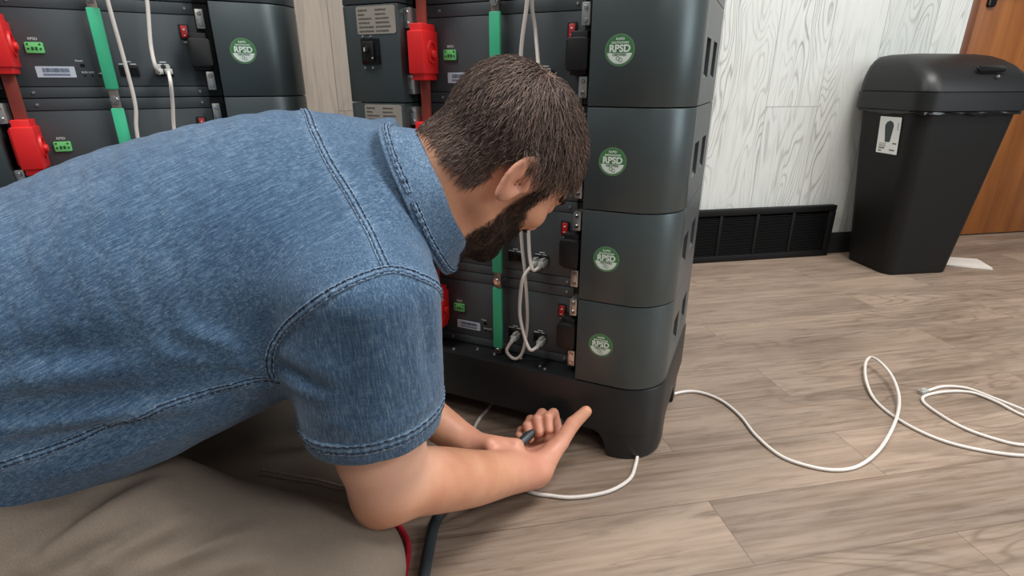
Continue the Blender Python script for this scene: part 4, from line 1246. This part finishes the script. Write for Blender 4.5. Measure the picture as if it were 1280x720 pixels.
# ---------------------------------------------------------------- collar
def ring_frame(ax):
    e1 = unit(np.cross(ax, V3(0, 0, 1))); e2 = np.cross(e1, ax); return e1, e2
ce1, ce2 = ring_frame(NAX)
def collar_pt(th, r, h):
    return NECK + NAX * (h - 0.001) + ce1 * (r * 1.0 * math.cos(th)) + ce2 * (r * 0.98 * math.sin(th))
bm = B()
prof = [(0.0655, -0.004), (0.0665, 0.012), (0.0685, 0.026), (0.072, 0.033), (0.077, 0.034), (0.082, 0.029), (0.0895, 0.015), (0.0975, 0.001), (0.1025, -0.007), (0.1010, -0.0095), (0.0955, -0.002), (0.088, 0.010), (0.080, 0.020), (0.0765, 0.010), (0.075, -0.004)]
rows = []
NTH = 96
for i in range(NTH):
    th = 2 * math.pi * i / NTH
    wob = 0.0012 * math.sin(3 * th + 0.6) + 0.0008 * math.sin(7 * th)
    rows.append([collar_pt(th, r + wob * (1 if k > 4 else 0.2), h + wob * 0.8) for k, (r, h) in enumerate(prof)])
for i in range(NTH):
    pass
vs = [[bm.verts.new(p) for p in r] for r in rows]
for i in range(NTH):
    a, b = vs[i], vs[(i + 1) % NTH]
    for k in range(len(prof)):
        j = (k + 1) % len(prof)
        bm.faces.new((a[k], a[j], b[j], b[k]))
collar = obj('collar', bm, M['denimseam'], shirt, smooth=70)
me = collar.data
at_ = me.attributes.new('weave', 'FLOAT_VECTOR', 'POINT')
at_.data.foreach_set('vector', np.array([(v.co.y, v.co.x, v.co.z) for v in me.vertices], np.float32).ravel())
md = collar.modifiers.new('round', 'SUBSURF'); md.levels = 1; md.render_levels = 1

# ---------------------------------------------------------------- hair and beard strands
def strands(name, roots, normals, dirs, length, lift, rad, m, parent, npt=5, curl=0.0, seed=1, keep=None):
    r_ = np.random.default_rng(seed)
    n = len(roots)
    L = length * r_.uniform(0.7, 1.25, n)
    V = np.zeros((n, npt, 3))
    side = np.cross(normals, dirs)
    wob = r_.normal(0, 0.11, n)[:, None]
    dirs = dirs + side * wob; dirs /= np.linalg.norm(dirs, axis=1)[:, None]
    cl = r_.normal(0, curl, n)[:, None]
    for k in range(npt):
        s = k / (npt - 1)
        p = roots + dirs * (L * s)[:, None] + side * cl * s * s * L[:, None]
        want = lift * r_.uniform(0.6, 1.25, n) * (s ** 0.7) * (1 - 0.25 * s) + 0.0004
        d = f_head_neck(p)
        V[:, k] = p + normals * (want - d)[:, None]
    T = np.gradient(V, axis=1); T /= np.maximum(np.linalg.norm(T, axis=2, keepdims=True), 1e-9)
    A = np.cross(T, normals[:, None, :]); A /= np.maximum(np.linalg.norm(A, axis=2, keepdims=True), 1e-9)
    Bn = np.cross(A, T)
    rr = rad * np.linspace(1, 0.35, npt)[None, :, None]
    ringv = np.stack([V + rr * (A * math.cos(a) + Bn * math.sin(a)) for a in (0.5, 2.6, 4.7)], 2)   # n,npt,3,3
    vv = ringv.reshape(-1, 3)
    base = (np.arange(n) * npt * 3)[:, None]
    fs = []
    for k in range(npt - 1):
        for q in range(3):
            q2 = (q + 1) % 3
            fs.append(np.concatenate([base + k * 3 + q, base + k * 3 + q2, base + (k + 1) * 3 + q2, base + (k + 1) * 3 + q], 1))
    sh = np.repeat(r_.uniform(0, 1, n) ** 1.3, npt * 3)
    o = np_mesh(name, vv, np.vstack(fs), m, parent, {'shade': ('FLOAT', sh)})
    return o
def sample_surface(mask_v, count, seed):
    r_ = np.random.default_rng(seed)
    fm = mask_v[bf].min(axis=1) > 0.4
    F = bf[fm]
    a, b, c, d = (bv[F[:, i]] for i in range(4))
    ar = np.linalg.norm(np.cross(b - a, c - a), axis=1) + np.linalg.norm(np.cross(c - a, d - a), axis=1)
    i = r_.choice(len(F), count, p=ar / ar.sum())
    u, v = r_.random(count)[:, None], r_.random(count)[:, None]
    p = (a[i] * (1 - u) + b[i] * u) * (1 - v) + (d[i] * (1 - u) + c[i] * u) * v
    return p
def head_normal(p):
    e = 0.0015; g = np.zeros_like(p)
    for k in range(3):
        dv = np.zeros(3); dv[k] = e
        g[:, k] = f_head_neck(p + dv) - f_head_neck(p - dv)
    return g / np.linalg.norm(g, axis=1)[:, None]
hp = sample_surface(hz, 9500, 5)
hn = head_normal(hp)
q = to_head(hp)
CROWN = V3(0.012, -0.062, 0.112)
rad_ = q - CROWN
# hair falls away from the crown whorl: forward on top, down at the sides and back, a slight swirl
flow = rad_ / np.linalg.norm(rad_, axis=1)[:, None]
flow = flow + np.cross(np.tile(unit(CROWN), (len(q), 1)), flow) * 0.35
down = np.tile(V3(0, -0.15, -1.0), (len(q), 1)); fwd = np.tile(V3(0, 1.0, -0.25), (len(q), 1))
wt = ss(0.07, 0.02, q[:, 2])[:, None] if False else (1 - ss(0.0, 0.09, q[:, 2]))[:, None]
wf = (ss(0.0, 0.05, q[:, 1]) * ss(0.05, 0.09, q[:, 2]))[:, None]
flow = flow * (1 - 0.75 * wt) + down * 0.75 * wt + fwd * wf * 0.8
fw_ = flow @ HM
fw_ = fw_ - hn * np.sum(fw_ * hn, axis=1)[:, None]; fw_ /= np.maximum(np.linalg.norm(fw_, axis=1), 1e-6)[:, None]
ln = 0.014 + 0.024 * ss(-0.03, 0.08, q[:, 2])
lf = 0.003 + 0.008 * ss(-0.04, 0.07, q[:, 2])
hair = strands('hair', hp, hn, fw_, ln, lf, 0.00065, M['hair'], person, 6, 0.16, 3)
bp = sample_surface(bz, 4200, 9)
bn_ = head_normal(bp)
q = to_head(bp)
fl = np.tile(V3(0, 0.25, -1.0), (len(q), 1)) @ HM
fl = fl - bn_ * np.sum(fl * bn_, axis=1)[:, None]; fl /= np.maximum(np.linalg.norm(fl, axis=1), 1e-6)[:, None]
beard = strands('beard', bp, bn_, fl, 0.009, 0.0045, 0.0005, M['beard'], person, 4, 0.3, 4)
bx = np.abs(hq[:, 0]); br_m = ((bx > 0.012) & (bx < 0.048) & (np.abs(hq[:, 2] - (0.036 - 3 * (bx - 0.03) ** 2)) < 0.006) & (hq[:, 1] > 0.05)).astype(float)
ep = sample_surface(br_m, 500, 12)
en = head_normal(ep); q = to_head(ep)
fl = (np.stack([np.sign(q[:, 0]), np.zeros(len(q)), 0.2 * np.ones(len(q))], 1)) @ HM
fl = fl - en * np.sum(fl * en, axis=1)[:, None]; fl /= np.linalg.norm(fl, axis=1)[:, None]
strands('eyebrows', ep, en, fl, 0.008, 0.002, 0.0004, M['beard'], person, 4, 0.2, 6)

# ---------------------------------------------------------------- seams: raised felled strips with two rows of stitches
def surf_tree(o):
    me = o.data
    return BVHTree.FromPolygons([v.co.copy() for v in me.vertices], [tuple(p.vertices) for p in me.polygons])
SEAM_PTS = []
def seam(name, tree, pts, width, m, parent, rows=(-0.3, 0.3), height=0.0016, wear=True, thread='thread', dash=0.0042, gap=0.0014):
    path = catmull(pts, 14)
    P = []
    acc = 0.0
    for a, b in zip(path[:-1], path[1:]):
        k = max(1, int((b - a).length / 0.003))
        P += [a.lerp(b, j / k) for j in range(k)]
    P.append(path[-1])
    L, Nn = [], []
    for p in P:
        loc, nrm, _, _ = tree.find_nearest(p)
        L.append(loc); Nn.append(nrm)
    # smooth the track
    for _ in range(3):
        L = [L[0]] + [(L[i - 1] + L[i] * 2 + L[i + 1]) / 4 for i in range(1, len(L) - 1)] + [L[-1]]
        Nn = [Nn[0]] + [((Nn[i - 1] + Nn[i] * 2 + Nn[i + 1]) / 4).normalized() for i in range(1, len(Nn) - 1)] + [Nn[-1]]
    S = [0.0]
    for a, b in zip(L[:-1], L[1:]): S.append(S[-1] + (b - a).length)
    if wear: SEAM_PTS.extend([tuple(p) for p in L])
    bm = B(); rows_ = []
    fr = []
    for i, (p, n) in enumerate(zip(L, Nn)):
        t = (L[min(i + 1, len(L) - 1)] - L[max(i - 1, 0)]).normalized()
        s = t.cross(n).normalized()
        h = height * (1 + 0.35 * math.sin(S[i] * 2 * math.pi / 0.0085) + 0.2 * math.sin(S[i] * 2 * math.pi / 0.0137))
        fr.append((p, n, t, s, h))
        prof = [(-0.52, -0.0012), (-0.48, 0.7), (-0.36, 0.95), (-0.22, 0.7), (0.0, 1.0), (0.22, 0.7), (0.36, 0.95), (0.48, 0.7), (0.52, -0.0012)]
        rows_.append([bm.verts.new(p + s * (x * width) + n * (y * h if y > 0 else -0.0015)) for x, y in prof])
    for a, b in zip(rows_[:-1], rows_[1:]):
        for k in range(len(a) - 1): bm.faces.new((a[k], a[k + 1], b[k + 1], b[k]))
    o = obj(name, bm, m, parent, smooth=80)
    at_ = o.data.attributes.new('weave', 'FLOAT_VECTOR', 'POINT')
    at_.data.foreach_set('vector', np.array([(v.co.y, v.co.x, v.co.z) for v in o.data.vertices], np.float32).ravel())
    w_ = o.data.attributes.new('wear', 'FLOAT', 'POINT')
    w_.data.foreach_set('value', np.tile([0, 0.0, 0.9, -0.6, 0.6, -0.6, 0.9, 0.0, 0], len(rows_)).astype(np.float32))
    bm = B()
    for rw in rows:
        d0 = 0.0
        while d0 + dash < S[-1]:
            q = []
            for dd in (d0, d0 + dash):
                i = max(0, min(len(S) - 2, int(np.searchsorted(S, dd)) - 1)); f_ = (dd - S[i]) / max(S[i + 1] - S[i], 1e-9)
                p = fr[i][0].lerp(fr[i + 1][0], f_); q.append((p + fr[i][3] * (rw * width) + fr[i][1] * (fr[i][4] * 0.85), fr[i][1], fr[i][3]))
            (p0, n0, s0), (p1, n1, s1) = q
            loft(bm, [[p0 - s0 * 0.0007, p0 + s0 * 0.0007, p0 + s0 * 0.0003 + n0 * 0.0006, p0 - s0 * 0.0003 + n0 * 0.0006], [p1 - s1 * 0.0007, p1 + s1 * 0.0007, p1 + s1 * 0.0003 + n1 * 0.0006, p1 - s1 * 0.0003 + n1 * 0.0006]])
            d0 += dash + gap
    st = obj('stitching', bm, M[thread], o)
    st['kind'] = 'stuff'
    return o
st_tree = surf_tree(shirt)
seam('yoke_seam', st_tree, [(-0.262, 0.72, 0.615), (-0.242, 0.675, 0.61), (-0.2217, 0.6326, 0.5955), (-0.1967, 0.5919, 0.5701), (-0.1681, 0.5561, 0.5427), (-0.1424, 0.5238, 0.5133), (-0.1257, 0.4952, 0.4949), (-0.1167, 0.4809, 0.4837)], 0.010, M['denimseam'], shirt)
seam('armhole_seam', st_tree, [(-0.066, 0.548, 0.43), (-0.0743, 0.5236, 0.448), (-0.0861, 0.5006, 0.4687), (-0.1027, 0.4888, 0.4802), (-0.1167, 0.4809, 0.4837), (-0.1352, 0.4677, 0.4821), (-0.1585, 0.4571, 0.4737), (-0.1853, 0.4552, 0.4565), (-0.2162, 0.4677, 0.4289), (-0.2341, 0.474, 0.4036), (-0.2395, 0.4753, 0.3834), (-0.2356, 0.478, 0.3691)], 0.010, M['denimseam'], shirt)
seam('side_seam', st_tree, [(-0.2328, 0.4773, 0.3695), (-0.2691, 0.4693, 0.3706), (-0.3036, 0.4578, 0.365), (-0.3363, 0.445, 0.3587), (-0.369, 0.4334, 0.3497), (-0.4015, 0.4224, 0.3389), (-0.4308, 0.4101, 0.3322), (-0.4549, 0.3987, 0.3288), (-0.50, 0.385, 0.315)], 0.009, M['denimseam'], shirt)
# hem of the right sleeve, all the way round
pts = []
for i in range(25):
    a = 2 * math.pi * i / 24
    c = SL_END - up_r * 0.025 + V3(-0.004, 0, 0)
    d_ = a1 * math.cos(a) + a2 * math.sin(a)
    pts.append(Vector(c + d_ * 0.079))
seam('sleeve_hem', st_tree, pts, 0.015, M['denimseam'], shirt)
ct = surf_tree(collar)
pts = []
for i in range(40):
    th = 2 * math.pi * i / 39
    pts.append(collar_pt(th, 0.0985, 0.0008))
seam('collar_stitching', ct, pts, 0.008, M['denimseam'], collar, rows=(-0.3, 0.3), height=0.0030, wear=False)
tt_ = surf_tree(trousers)
seam('pocket_seam', tt_, [(-0.3477, 0.6105, 0.1448), (-0.3164, 0.6224, 0.1265), (-0.2782, 0.6356, 0.1054), (-0.2413, 0.648, 0.0816)], 0.011, M['chino'], trousers, wear=False, thread='chinothread')
# fading of the denim beside the seams
SP = np.array(SEAM_PTS)
from mathutils.kdtree import KDTree
kd = KDTree(len(SP))
for i, p in enumerate(SP): kd.insert(p, i)
kd.balance()
wv_ = np.array([math.exp(-(kd.find(Vector(p))[2] / 0.009) ** 2) for p in sv], np.float32)
shirt.data.attributes['wear'].data.foreach_set('value', wv_ * 0.5)
